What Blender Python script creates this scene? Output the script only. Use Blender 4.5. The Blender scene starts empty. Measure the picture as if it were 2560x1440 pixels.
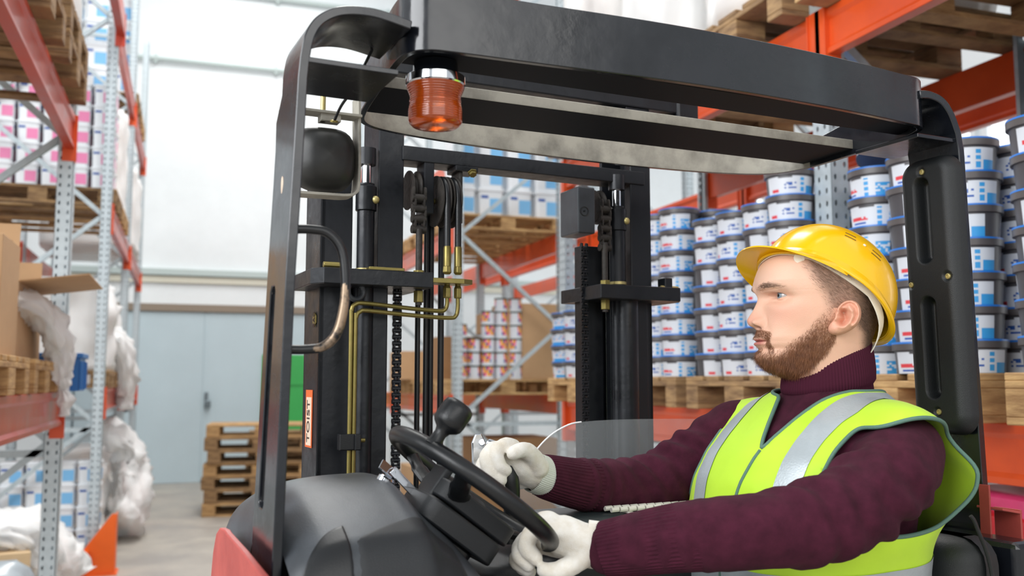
import bpy, bmesh, math, random
from math import sin, cos, pi, radians, sqrt, exp, atan2
from mathutils import Vector, Matrix, noise
from mathutils.bvhtree import BVHTree
import numpy as np
random.seed(7)
SC = bpy.context.scene; COL = SC.collection

# ------------------------------------------------------------ camera, light, exposure
YAW = radians(18.65); PITCH = radians(5.6)
cd = bpy.data.cameras.new('camera'); cam = bpy.data.objects.new('camera', cd); COL.objects.link(cam)
cd.sensor_width = 36.0; cd.lens = 33.75; cd.clip_start = 0.05; cd.clip_end = 200
cam.location = (0, 0, 1.5)
cam.rotation_euler = (pi/2 + PITCH, 0, -YAW)
cd.dof.use_dof = True; cd.dof.focus_distance = 1.62; cd.dof.aperture_fstop = 4.2; cd.dof.aperture_blades = 7
SC.camera = cam

w = bpy.data.worlds.new('overcast_daylight'); SC.world = w; w.use_nodes = True
bg = w.node_tree.nodes['Background']; bg.inputs['Color'].default_value = (0.93, 0.97, 1.0, 1); bg.inputs['Strength'].default_value = 0.62
def area(name, loc, rot, sx, sy, power, color=(1, 1, 1)):
    l = bpy.data.lights.new(name, 'AREA'); l.shape = 'RECTANGLE'; l.size = sx; l.size_y = sy; l.energy = power; l.color = color
    o = bpy.data.objects.new(name, l); o.location = loc; o.rotation_euler = rot; COL.objects.link(o); return o
area('window_daylight_left', (-7.0, -2.0, 4.6), (0, radians(-66), 0), 4.5, 9.0, 900, (0.96, 0.98, 1.0))
area('window_daylight_behind', (0.5, -7.0, 4.4), (radians(66), 0, 0), 8.0, 3.6, 200, (1.0, 0.98, 0.95))
area('hall_lamp_over_aisle', (0.9, 7.5, 8.4), (0, 0, 0), 1.6, 12.0, 650, (1.0, 0.99, 0.96))
vs = SC.view_settings
vs.view_transform = 'Standard'; vs.look = 'None'; vs.exposure = 0.25; vs.gamma = 1.0; vs.use_curve_mapping = False
SC.display_settings.display_device = 'sRGB'
SC.cycles.use_denoising = True
SC.cycles.max_bounces = 8; SC.cycles.transparent_max_bounces = 16

# ------------------------------------------------------------ materials
def srgb(h):
    h = h.lstrip('#'); c = [int(h[i:i+2], 16)/255 for i in (0, 2, 4)]
    return tuple(x/12.92 if x <= .04045 else ((x+.055)/1.055)**2.4 for x in c) + (1,)
MATS = {}
def mat(name, col, rough=.5, metal=0., var=0., vscale=8., col2=None, bump=0., bscale=60., coat=0., sheen=0., stretch=None, spec=None, sss=0., rvar=0., trans=0., ior=None, emit=None, estr=0., detail=6, thr=None):
    m = bpy.data.materials.new(name); m.use_nodes = True; MATS[name] = m
    nt = m.node_tree; N = nt.nodes; L = nt.links; b = N['Principled BSDF']
    c = srgb(col) if isinstance(col, str) else col
    b.inputs['Base Color'].default_value = c; b.inputs['Roughness'].default_value = rough; b.inputs['Metallic'].default_value = metal
    if coat: b.inputs['Coat Weight'].default_value = coat; b.inputs['Coat Roughness'].default_value = .12
    if sheen: b.inputs['Sheen Weight'].default_value = sheen; b.inputs['Sheen Roughness'].default_value = .5
    if spec is not None: b.inputs['Specular IOR Level'].default_value = spec
    if trans: b.inputs['Transmission Weight'].default_value = trans
    if ior: b.inputs['IOR'].default_value = ior
    if sss:
        b.inputs['Subsurface Weight'].default_value = sss; b.inputs['Subsurface Radius'].default_value = (1, .35, .2); b.inputs['Subsurface Scale'].default_value = .006
    if emit: b.inputs['Emission Color'].default_value = srgb(emit); b.inputs['Emission Strength'].default_value = estr
    if var or bump or rvar:
        tc = N.new('ShaderNodeTexCoord'); mp = N.new('ShaderNodeMapping'); L.new(tc.outputs['Object'], mp.inputs['Vector'])
        if stretch: mp.inputs['Scale'].default_value = stretch
    if var or rvar:
        n = N.new('ShaderNodeTexNoise'); n.inputs['Scale'].default_value = vscale; n.inputs['Detail'].default_value = detail; n.inputs['Roughness'].default_value = .62
        L.new(mp.outputs[0], n.inputs['Vector'])
        if var:
            r = N.new('ShaderNodeValToRGB'); lo, hi = thr or (.3, .7)
            r.color_ramp.elements[0].position = lo; r.color_ramp.elements[1].position = hi
            c2 = srgb(col2) if col2 else tuple(x*(1-var) for x in c[:3]) + (1,)
            r.color_ramp.elements[0].color = c2; r.color_ramp.elements[1].color = c
            L.new(n.outputs['Fac'], r.inputs['Fac']); L.new(r.outputs['Color'], b.inputs['Base Color'])
        if rvar:
            mr = N.new('ShaderNodeMapRange'); mr.inputs['To Min'].default_value = max(0, rough-rvar); mr.inputs['To Max'].default_value = min(1, rough+rvar)
            mr.inputs['From Min'].default_value = .3; mr.inputs['From Max'].default_value = .7
            L.new(n.outputs['Fac'], mr.inputs['Value']); L.new(mr.outputs[0], b.inputs['Roughness'])
    if bump:
        n2 = N.new('ShaderNodeTexNoise'); n2.inputs['Scale'].default_value = bscale; n2.inputs['Detail'].default_value = 4
        L.new(mp.outputs[0], n2.inputs['Vector'])
        bp = N.new('ShaderNodeBump'); bp.inputs['Strength'].default_value = bump; bp.inputs['Distance'].default_value = .002
        L.new(n2.outputs['Fac'], bp.inputs['Height']); L.new(bp.outputs[0], b.inputs['Normal'])
    return m

# ------------------------------------------------------------ mesh builder
def rotz(a): return Matrix.Rotation(a, 3, 'Z')
class MB:
    def __init__(s): s.v = []; s.f = []; s.m = []; s.uv = {}
    def add(s, vs, fs, mi=0, M=None):
        o = len(s.v)
        for p in vs:
            p = Vector(p)
            if M is not None: p = M @ p
            s.v.append(p)
        for f in fs: s.f.append([i+o for i in f]); s.m.append(mi)
        return o
    def box(s, c, d, mi=0, R=None):
        c = Vector(c); hx, hy, hz = d[0]/2, d[1]/2, d[2]/2
        P = [Vector((x, y, z)) for x in (-hx, hx) for y in (-hy, hy) for z in (-hz, hz)]
        if R is not None: P = [R @ p for p in P]
        P = [p + c for p in P]
        s.add(P, [(0, 1, 3, 2), (4, 6, 7, 5), (0, 4, 5, 1), (2, 3, 7, 6), (0, 2, 6, 4), (1, 5, 7, 3)], mi)
    def bar(s, a, b, wd, ht, mi=0, up=(0, 0, 1)):
        a = Vector(a); b = Vector(b); d = (b-a); L = d.length; x = d.normalized(); u = Vector(up)
        y = u.cross(x)
        if y.length < 1e-5: y = Vector((1, 0, 0)).cross(x)
        y.normalize(); z = x.cross(y)
        s.box((a+b)/2, (L, wd, ht), mi, Matrix((x, y, z)).transposed())
    def prism(s, poly, a, b, mi=0, close=True, cap=True):
        """poly = list of offset vectors; extruded from point a to point b"""
        a = Vector(a); b = Vector(b); n = len(poly)
        P = [a+Vector(p) for p in poly] + [b+Vector(p) for p in poly]
        F = [(i, (i+1) % n, n+(i+1) % n, n+i) for i in range(n if close else n-1)]
        if cap: F += [tuple(reversed(range(n))), tuple(range(n, 2*n))]
        s.add(P, F, mi)
    def loft(s, rings, mi=0, close=True, cap=True, M=None):
        n = len(rings[0]); P = [p for r in rings for p in r]; F = []
        for k in range(len(rings)-1):
            for i in range(n if close else n-1):
                j = (i+1) % n
                F.append((k*n+i, k*n+j, (k+1)*n+j, (k+1)*n+i))
        if cap and close: F += [tuple(reversed(range(n))), tuple(range((len(rings)-1)*n, len(rings)*n))]
        s.add(P, F, mi, M)
    def lathe(s, prof, c=(0, 0, 0), axis=(0, 0, 1), seg=32, mi=0, cap=True):
        """prof = [(radius, height)]"""
        ax = Vector(axis).normalized(); q = Vector((0, 0, 1)).rotation_difference(ax); c = Vector(c)
        rings = [[c + q @ Vector((r*cos(2*pi*i/seg), r*sin(2*pi*i/seg), h)) for i in range(seg)] for r, h in prof]
        s.loft(rings, mi, True, cap)
    def cyl(s, a, b, r, seg=20, mi=0, r2=None):
        a = Vector(a); b = Vector(b); s.lathe([(r, 0), (r if r2 is None else r2, (b-a).length)], a, b-a, seg, mi)
    def tube(s, pts, r, seg=12, mi=0, cap=True, flat=1.0, closed=False):
        pts = [Vector(p) for p in pts]; n = len(pts); rings = []
        rr = r if hasattr(r, '__len__') else [r]*n
        prev = None
        for i, p in enumerate(pts):
            if closed: d = pts[(i+1) % n]-pts[i-1]
            else: d = pts[min(i+1, n-1)] - pts[max(i-1, 0)]
            d.normalize()
            if prev is None:
                u = Vector((0, 0, 1)).cross(d)
                if u.length < .05: u = Vector((1, 0, 0)).cross(d)
            else: u = prev - d*prev.dot(d)
            u.normalize(); prev = u; v = d.cross(u)
            rings.append([p + u*rr[i]*cos(2*pi*k/seg) + v*rr[i]*flat*sin(2*pi*k/seg) for k in range(seg)])
        if closed: rings.append(rings[0]); s.loft(rings, mi, True, False)
        else: s.loft(rings, mi, True, cap)
    def torus(s, c, R, r, axis=(0, 0, 1), seg=64, sub=16, mi=0):
        ax = Vector(axis).normalized(); q = Vector((0, 0, 1)).rotation_difference(ax); c = Vector(c)
        s.tube([c + q @ Vector((R*cos(2*pi*i/seg), R*sin(2*pi*i/seg), 0)) for i in range(seg)], r, sub, mi, closed=True)
    def sphere(s, c, r, seg=20, mi=0, sc=(1, 1, 1)):
        c = Vector(c); n = seg//2
        rings = [[c + Vector((sc[0]*r*sin(pi*k/n)*cos(2*pi*i/seg), sc[1]*r*sin(pi*k/n)*sin(2*pi*i/seg), -sc[2]*r*cos(pi*k/n))) for i in range(seg)] for k in range(n+1)]
        rings[0] = [p + Vector((1e-5*cos(2*pi*i/seg), 1e-5*sin(2*pi*i/seg), 0)) for i, p in enumerate(rings[0])]
        rings[-1] = [p + Vector((1e-5*cos(2*pi*i/seg), 1e-5*sin(2*pi*i/seg), 0)) for i, p in enumerate(rings[-1])]
        s.loft(rings, mi)
    def grid(s, fn, nu, nv, mi=0, thick=0.):
        P = [Vector(fn(i/nu, j/nv)) for j in range(nv+1) for i in range(nu+1)]
        F = [(j*(nu+1)+i, j*(nu+1)+i+1, (j+1)*(nu+1)+i+1, (j+1)*(nu+1)+i) for j in range(nv) for i in range(nu)]
        s.add(P, F, mi)
    def build(s, name, mats, parent=None, smooth=True, bevel=0., angle=35, seg=2, solid=0., subd=0, merge=False, loc=None, label=None):
        me = bpy.data.meshes.new(name); me.from_pydata([tuple(v) for v in s.v], [], s.f)
        if not isinstance(mats, (list, tuple)): mats = [mats]
        for m in mats: me.materials.append(MATS[m] if isinstance(m, str) else m)
        if len(mats) > 1: me.polygons.foreach_set('material_index', s.m)
        bm = bmesh.new(); bm.from_mesh(me)
        if merge: bmesh.ops.remove_doubles(bm, verts=bm.verts, dist=1e-5)
        bmesh.ops.recalc_face_normals(bm, faces=bm.faces); bm.to_mesh(me); bm.free()
        if smooth:
            me.shade_smooth()
            if angle < 180: me.set_sharp_from_angle(angle=radians(angle))
        o = bpy.data.objects.new(name, me); COL.objects.link(o)
        if parent is not None: o.parent = parent
        if loc is not None: o.location = loc
        if solid:
            md = o.modifiers.new('thickness', 'SOLIDIFY'); md.thickness = solid; md.offset = 0
        if bevel:
            md = o.modifiers.new('bevel', 'BEVEL'); md.width = bevel; md.segments = seg; md.limit_method = 'ANGLE'; md.angle_limit = radians(40); md.harden_normals = False
        if subd:
            md = o.modifiers.new('subd', 'SUBSURF'); md.levels = subd; md.render_levels = subd
        if label: o['label'] = label
        return o
def tag(o, label=None, cat=None, group=None, kind=None):
    if label: o['label'] = label
    if cat: o['category'] = cat
    if group: o['group'] = group
    if kind: o['kind'] = kind
    return o
def empty(name, loc=(0, 0, 0), rz=0., label=None, cat=None, group=None):
    o = bpy.data.objects.new(name, None); o.empty_display_size = .1; COL.objects.link(o); o.location = loc; o.rotation_euler = (0, 0, rz)
    return tag(o, label, cat, group)
def copy_tree(o, parent=None):
    c = o.copy(); COL.objects.link(c); c.parent = parent
    for ch in CH(o): copy_tree(ch, c)
    return c
KIDS = {}
def CH(o):
    if o.name not in KIDS: KIDS[o.name] = [x for x in bpy.data.objects if x.parent == o]
    return KIDS[o.name]
def structure(o): o['kind'] = 'structure'; return o
def interp(x, pts):
    if x <= pts[0][0]: return pts[0][1]
    for (a, fa), (b, fb) in zip(pts, pts[1:]):
        if x <= b:
            t = (x-a)/(b-a); return fa+(fb-fa)*t
    return pts[-1][1]
def sinterp(x, pts):
    """Catmull-Rom style interpolation"""
    n = len(pts)
    if x <= pts[0][0]: return pts[0][1]
    if x >= pts[-1][0]: return pts[-1][1]
    for i in range(n-1):
        if x <= pts[i+1][0]: break
    x0, y0 = pts[i]; x1, y1 = pts[i+1]; h = x1-x0; t = (x-x0)/h
    def sl(k):
        if k == 0: return (pts[1][1]-pts[0][1])/(pts[1][0]-pts[0][0])
        if k == n-1: return (pts[-1][1]-pts[-2][1])/(pts[-1][0]-pts[-2][0])
        return (pts[k+1][1]-pts[k-1][1])/(pts[k+1][0]-pts[k-1][0])
    m0, m1 = sl(i)*h, sl(i+1)*h
    return (2*t**3-3*t**2+1)*y0+(t**3-2*t**2+t)*m0+(-2*t**3+3*t**2)*y1+(t**3-t**2)*m1
def spline(pts, n=8, closed=False):
    """smooth curve through points"""
    P = [Vector(p) for p in pts]; out = []; m = len(P)
    for i in range(m if closed else m-1):
        p0 = P[(i-1) % m] if closed or i > 0 else P[0]; p1 = P[i]; p2 = P[(i+1) % m]; p3 = P[(i+2) % m] if closed or i+2 < m else P[-1]
        for k in range(n):
            t = k/n
            out.append(.5*((2*p1)+(p2-p0)*t+(2*p0-5*p1+4*p2-p3)*t*t+(3*p1-p0-3*p2+p3)*t**3))
    if not closed: out.append(P[-1])
    return out
# ------------------------------------------------------------ the setting
mat('white_wall', '#eaeff1', .8, var=.06, vscale=2.5, bump=.5, bscale=12)
mat('floor_concrete', '#b3ada2', .55, var=.3, vscale=2.2, col2='#96908a', bump=.4, bscale=30, rvar=.15, thr=(.35, .75))
mat('door_paint', '#bccdd4', .55, var=.06, vscale=1.5)
mat('door_green', '#3aa853', .5, var=.1, vscale=3)
mat('seam_dark', '#8f979b', .6)
mat('lintel', '#8d7f70', .7)
mat('pipe_grey', '#b9c6c4', .5)
mat('cream_band', '#d9d6c6', .7)
mat('window_light', '#ffffff', .5, emit='#f2fbff', estr=1.25)
mat('white_frame', '#e6ebee', .5)
mat('lock_metal', '#6f7a80', .4, metal=.7)
WY = 15.4
def wall(name, a, b, z0, z1, m='white_wall', t=.2):
    mb = MB(); mb.bar((a[0], a[1], (z0+z1)/2), (b[0], b[1], (z0+z1)/2), t, z1-z0); return structure(mb.build(name, m, smooth=False))
mb = MB(); mb.box((2.5, 6, -.05), (22, 30, .1)); structure(mb.build('floor', 'floor_concrete', smooth=False))
wall('wall_back', (-7.6, WY+.1), (9.6, WY+.1), 0, 9)
wall('wall_left', (-7.6, -8), (-7.6, WY), 0, 3.0)
wall('wall_right', (9.6, -8), (9.6, WY), 0, 1.6)
structure_windows = []
for k, y in enumerate((1.0, 4.4, 7.8, 11.2, 14.0)):
    e = empty('window_%d' % (k+1), (9.55, y, 3.2)); structure(e)
    hw = 1.6 if k < 4 else 1.1
    mb = MB(); mb.box((.05, 0, 0), (.03, 2*hw, 3.1)); mb.build('pane', 'window_light', e, smooth=False)
    mb = MB()
    for yy in (-hw, -hw/3, hw/3, hw): mb.box((0, yy, 0), (.08, .09, 3.2))
    for zz in (-1.6, 0, 1.6): mb.box((0, 0, zz), (.08, 2*hw, .09))
    mb.build('frame', 'white_frame', e, smooth=False)
wall('wall_right_upper', (9.6, -8), (9.6, WY), 4.85, 9)['kind'] = 'structure'
# pipes and ledge on the back wall
def strip(name, z, x0, x1, h, d, m):
    mb = MB(); mb.box(((x0+x1)/2, WY-d/2, z), (x1-x0, d, h)); return structure(mb.build(name, m, smooth=False, bevel=.006))
strip('trim_1', 3.16, -7, 9, .10, .09, 'pipe_grey')
strip('trim_2', 3.05, -7, 9, .10, .05, 'cream_band')
for i, z in enumerate((6.45, 7.62, 8.0)):
    mb = MB(); mb.cyl((-7, WY-.08, z), (9, WY-.08, z), .035, 12); 
    for k in range(9): mb.box((-6+k*1.8, WY-.05, z), (.05, .09, .12))
    structure(mb.build('trim_%d' % (i+3), 'pipe_grey'))
# steel double door and green door
d = empty('door_1', (.15, WY, 0)); structure(d)
mb = MB(); mb.box((-.86, -.03, 1.28), (1.9, .06, 2.56)); mb.box((.99, -.03, 1.28), (1.76, .06, 2.56)); mb.build('door_leaf', 'door_paint', d, smooth=False, bevel=.01)
mb = MB(); mb.box((.103, -.05, 1.28), (.03, .04, 2.5)); mb.build('cover_strip', 'door_paint', d, smooth=False)
mb = MB(); mb.box((0, -.035, 2.62), (3.9, .13, .11)); mb.build('lintel', 'lintel', d, smooth=False)
mb = MB(); mb.box((.14, -.09, 1.28), (.05, .05, .14)); mb.box((.16, -.12, 1.17), (.09, .04, .11)); mb.build('lock', 'lock_metal', d, smooth=False, bevel=.01)
mb = MB()
for yy in (.25,): mb.cyl((-1.7, -.07, yy), (-1.7, -.07, 2.3), .012, 8)
mb.build('door_handle', 'lock_metal', d)
g = empty('door_2', (2.0, WY, -.12)); structure(g)
mb = MB(); mb.box((-.15, -.05, 1.02), (1.5, .09, 2.05)); mb.build('door_leaf', 'door_green', g, smooth=False, bevel=.01)
mb = MB()
for zz in (.4, 1.0, 1.6): mb.box((-.15, -.10, zz), (1.4, .02, .05))
mb.build('rib', 'door_green', g, smooth=False)

# ------------------------------------------------------------ racking
mat('galvanised', '#bcc8cd', .42, metal=.45, var=.18, vscale=25, rvar=.12)
mat('rack_orange', '#e2561c', .38, var=.18, vscale=3, col2='#c8461a', coat=.25, bump=.1, bscale=30, rvar=.1)
mat('rack_red', '#c5432a', .4, var=.2, vscale=3, col2='#a93826', coat=.2, rvar=.1)
mat('guard_orange', '#ea6212', .4, var=.1, vscale=6)
# perforated upright steel: real holes through a thin wall
m = mat('perforated_steel', '#c3ced3', .42, metal=.4, var=.15, vscale=25)
nt = m.node_tree; N = nt.nodes; L = nt.links; b = N['Principled BSDF']
uv = N.new('ShaderNodeUVMap'); sp = N.new('ShaderNodeSeparateXYZ'); L.new(uv.outputs[0], sp.inputs[0])
def mth(op, a, bb=None, c=None):
    n = N.new('ShaderNodeMath'); n.operation = op
    for i, x in enumerate((a, bb, c)):
        if x is None: continue
        if isinstance(x, (int, float)): n.inputs[i].default_value = x
        else: L.new(x, n.inputs[i])
    return n.outputs[0]
vz = mth('SUBTRACT', mth('MODULO', sp.outputs[1], .05), .025)
ux = mth('SUBTRACT', mth('ABSOLUTE', sp.outputs[0]), .022)
r2 = mth('ADD', mth('POWER', mth('DIVIDE', vz, .0115), 2.0), mth('POWER', mth('DIVIDE', ux, .0065), 2.0))
hole = mth('LESS_THAN', r2, 1.0)
L.new(mth('SUBTRACT', 1.0, hole), b.inputs['Alpha'])

def post_mesh(H, face=.1, depth=.075):
    """C-shaped upright: web faces the aisle (-X), flanges run back (+X)"""
    me = bpy.data.meshes.new('upright_post'); t = .004
    walls = [((0, -face/2), (0, face/2)), ((0, -face/2), (depth, -face/2)), ((0, face/2), (depth, face/2)), ((depth, -face/2), (depth, -face/2+.02)), ((depth, face/2), (depth, face/2-.02))]
    V = []; F = []; UV = []
    for (a, bb) in walls:
        ln = sqrt((a[0]-bb[0])**2+(a[1]-bb[1])**2); o = len(V)
        nx, ny = -(bb[1]-a[1])/ln*t, (bb[0]-a[0])/ln*t
        off = 0 if ln > .03 else .5
        for dx, dy in ((0, 0), (nx, ny)):
            V += [(a[0]+dx, a[1]+dy, 0), (bb[0]+dx, bb[1]+dy, 0), (bb[0]+dx, bb[1]+dy, H), (a[0]+dx, a[1]+dy, H)]
        q = [(-ln/2+off, 0), (ln/2+off, 0), (ln/2+off, H), (-ln/2+off, H)]
        F += [(o, o+1, o+2, o+3), (o+4, o+5, o+6, o+7)]; UV += q+q
    me.from_pydata(V, [], F); l = me.uv_layers.new(name='UVMap')
    for i, p in enumerate(UV): l.data[i].uv = p
    me.materials.append(MATS['perforated_steel']); return me
POST = {}
def make_post(parent, x, y, H, flip=False, name='upright_post'):
    if H not in POST: POST[H] = post_mesh(H)
    o = bpy.data.objects.new(name, POST[H]); COL.objects.link(o); o.parent = parent; o.location = (x, y, 0)
    if flip: o.rotation_euler = (0, 0, pi)
    return o
def brace_meshes():
    out = []
    return out
def beam_prof(side, ht=.18, dp=.05):
    # sigma-like box beam: lips at top and bottom, recessed web; side=-1 faces -X
    s = side
    return [Vector(p) for p in ((0, 0, 0), (s*dp, 0, 0), (s*dp, 0, .02), (s*(dp-.012), 0, .035), (s*(dp-.012), 0, ht-.045), (s*dp, 0, ht-.03), (s*dp, 0, ht), (0, 0, ht))]
def rack(name, label, xf, xb, ys, levels, H=6.2, beams=None, m='rack_orange', frames=None, side=-1, group=None, skip_front=()):
    """xf = x of the aisle face, xb = x of the far face; ys = frame positions; beams = {bay index: [top heights]}"""
    r = empty(name, (0, 0, 0), 0, label, 'storage rack', group)
    for y in ys:
        make_post(r, xf, y, H, flip=(xf > xb)); make_post(r, xb, y, H, flip=(xf < xb))
        x0, x1 = (xf+.07, xb-.07) if xf < xb else (xf-.07, xb+.07)
        z = .35; k = 0
        for zc in (.2, 1.12, 5.3):
            mb = MB(); mb.bar((x0, y, zc), (x1, y, zc), .035, .038); mb.build('cross_brace', 'galvanised', r, smooth=False)
        while z < H-.9:
            mb = MB(); a, c = ((x0, x1) if k % 2 else (x1, x0)); mb.bar((a, y, z), (c, y, z+.82), .035, .035)
            mb.build('diagonal_brace', 'galvanised', r, smooth=False); z += .84; k += 1
    for bi, tops in beams.items():
        y0, y1 = ys[bi]+.05, ys[bi+1]-.05
        for (xx, sd) in ((xf, -1 if xf < xb else 1), (xb, 1 if xf < xb else -1)):
            for top in tops:
                if (bi, top) in skip_front and xx == xf: continue
                mb = MB(); mb.prism(beam_prof(sd), (xx-sd*.045, y0, top-.18), (xx-sd*.045, y1, top-.18))
                bo = mb.build('beam', m, r, smooth=False, bevel=.003)
                for yy in (y0, y1):
                    mb = MB(); dr = 1 if yy == y0 else -1
                    mb.box((xx-sd*.02, yy+dr*.004, top-.12), (.075, .006, .26)); mb.box((xx+sd*.006, yy-dr*.03, top-.12), (.005, .07, .26))
                    mb.build('connector_plate', 'rack_orange', bo, smooth=False, bevel=.002)
    return r
G = [.35, 3.05, 5.75]
rack('storage_rack', 'orange and grey pallet rack on the right, behind the driver', 2.29, 3.39, [.35, 3.05, 5.75], None, beams={0: [1.38, 2.93, 4.55], 1: [1.38, 2.93, 4.55]})
rack('storage_rack', 'pallet rack beyond the gap on the right, seen between the mast rails', 2.29, 3.39, [8.45, 11.15, 13.85], None, beams={0: [1.38, 2.93, 4.55], 1: [1.38, 2.93, 4.55]}, m='rack_orange')
rack('storage_rack', 'second pallet rack row standing in front of the bright windows', 4.75, 3.65, [.35, 3.05, 5.75, 8.45, 11.15, 13.85], None, beams={0: [1.38, 2.93], 1: [1.38, 2.93], 2: [2.93], 3: [1.38, 2.93], 4: [1.38, 2.93]}, m='rack_orange')
rack('storage_rack', 'nearest pallet rack at the left picture edge with red beams', -.63, -1.73, [3.05, 5.75], None, beams={0: [1.45, 2.96, 4.55]}, m='rack_red')
rack('storage_rack', 'pallet rack on the left reaching back to the grey door', -.63, -1.73, [8.45, 11.15, 13.85], None, beams={0: [1.45, 2.96, 4.55], 1: [1.45, 2.96, 4.55]}, m='rack_red')
rack('storage_rack', 'third pallet rack row at far left behind the cartons', -3.1, -2.0, [5.75, 8.45, 11.15], None, beams={0: [2.5], 1: [2.5]}, m='rack_red')
# tie beams bridging the cross passage high up
for (x, lab) in ((-.6, 'red tie beam spanning the passage between the left racks'), (2.27, 'orange tie beam high up bridging the gap between the right racks')):
    mb = MB(); mb.box((x, 7.1, 4.46), (.05, 2.6, .18)); mb.box((x-.03, 7.1, 4.385), (.02, 2.6, .03)); mb.box((x-.03, 7.1, 4.535), (.02, 2.6, .03))
    for yy in (5.81, 8.39): mb.box((x-.01, yy, 4.42), (.08, .012, .28))
    tag(mb.build('tie_beam', 'rack_red' if x < 0 else 'rack_orange', smooth=False, bevel=.002), lab, 'beam')
# bolted foot guards
def guard(x, y, lab):
    e = empty('post_protector', (x, y, 0), 0, lab, 'post protector', 'orange foot guards on the left rack')
    mb = MB()
    P = [(-.27, 0, .015), (.09, 0, .015), (.09, 0, .47), (.06, 0, .47), (-.14, 0, .2)]
    for yy in (-.095,): mb.prism(P, (0, yy-.006, 0), (0, yy, 0))
    mb.box((.088, -.0, .24), (.008, .19, .45)); mb.build('shield', 'guard_orange', e, smooth=False, bevel=.003)
    mb = MB(); mb.box((-.08, 0, .006), (.38, .26, .012)); mb.build('base_plate', 'guard_orange', e, smooth=False, bevel=.002)
    mb = MB(); mb.box((-.28, -.13, .14), (.36, .06, .12)); mb.build('side_rail', 'guard_orange', e, smooth=False, bevel=.008)
guard(-.58, 8.38, 'orange steel foot guard at the nearest post base in view, left aisle edge')
guard(-.58, 11.08, 'orange foot guard at the middle rack post, partly behind loose film')
guard(-.58, 13.78, 'small orange foot guard at the rack post nearest the grey door')

# ------------------------------------------------------------ pallets
mat('pallet_wood', '#c9a470', .75, var=.4, vscale=7, col2='#96724a', stretch=(1, 1, 6), bump=.5, bscale=50, thr=(.35, .65))
mat('pallet_wood_old', '#a5855c', .8, var=.4, vscale=7, col2='#6f543a', stretch=(1, 1, 6), bump=.5, bscale=50, thr=(.35, .65))
def make_pallet(wood):
    e = empty('pallet'); tag(e, 'x', 'pallet')
    for y in (-.3275, -.17, 0, .17, .3275):
        w_ = .145 if abs(y) > .3 or y == 0 else .1
        mb = MB(); mb.box((0, y, .133), (1.2, w_, .022)); mb.build('deck_board', wood, e, smooth=False, bevel=.003, seg=1)
    for x in (-.5275, 0, .5275):
        mb = MB(); mb.box((x, 0, .111), (.145, .8, .022)); mb.build('cross_board', wood, e, smooth=False, bevel=.003, seg=1)
        for y in (-.35, 0, .35):
            mb = MB(); mb.box((x, y, .061), (.145, .1 if y else .145, .078)); mb.build('block', wood, e, smooth=False, bevel=.003, seg=1)
    for y in (-.35, 0, .35):
        mb = MB(); mb.box((0, y, .011), (1.2, .1 if y else .145, .022)); mb.build('bottom_board', wood, e, smooth=False, bevel=.003, seg=1)
    return e
PAL = {'new': make_pallet('pallet_wood'), 'old': make_pallet('pallet_wood_old')}
used = set()
def pallet(x, y, z, rz=0, kind='new', label='', group=None):
    o = PAL[kind] if kind not in used else copy_tree(PAL[kind]); used.add(kind)
    o.location = (x, y, z); o.rotation_euler = (0, 0, rz); o['label'] = label
    if group: o['group'] = group
    elif 'group' in o: del o['group']
    return o
ordn = ['lowest', 'second', 'third', 'fourth', 'fifth', 'sixth', 'seventh', 'eighth', 'ninth']
# stack in the aisle
random.seed(3)
for i in range(7):
    pallet(.86+random.uniform(-.03, .03), 11.75+random.uniform(-.03, .03), i*.146, radians(-6)+random.uniform(-.03, .03), 'old' if i % 3 else 'new',
           'wooden pallet in the aisle stack before the grey door, %s from the floor' % ordn[i], 'pallets stacked in the aisle')
for i in range(6):
    pallet(1.35+random.uniform(-.03, .03), 12.75+random.uniform(-.03, .03), i*.146, radians(-3)+random.uniform(-.03, .03), 'old',
           'wooden pallet in the rear stack by the green door, %s from floor' % ordn[i], 'pallets stacked in the aisle')
# right rack
RP = [(.8, 'at the right picture edge'), (1.7, 'right of the driver, behind the guard post'), (2.6, 'directly behind the driver'),
      (3.5, 'behind the hard hat brim'), (4.4, 'left of the driver'), (5.27, 'at the end of the rack by the mast')]
for i, (y, t) in enumerate(RP):
    pallet(2.75, y, 1.382, 0, 'old' if i in (3, 4) else 'new', 'pallet under paint buckets, ' + t, 'pallets on the middle level of the right rack')
    pallet(2.75 + random.uniform(-.03, .03), y, 2.932, 0, 'old' if i % 2 else 'new', 'pallet overhead on the upper beams, ' + t, 'pallets on the upper level of the right rack')
for i, y in enumerate((8.95, 9.85, 10.75)):
    pallet(2.85, y, 1.382, 0 if i else 0, 'new', 'pallet on the far right rack between the mast rails, %s from the passage' % ('first', 'second', 'third')[i], 'pallets on the far right rack')
    pallet(2.85, y, 2.932, 0, 'new', 'pallet high on the far right rack, %s from the passage' % ('first', 'second', 'third')[i], 'pallets on the far right rack')
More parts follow.
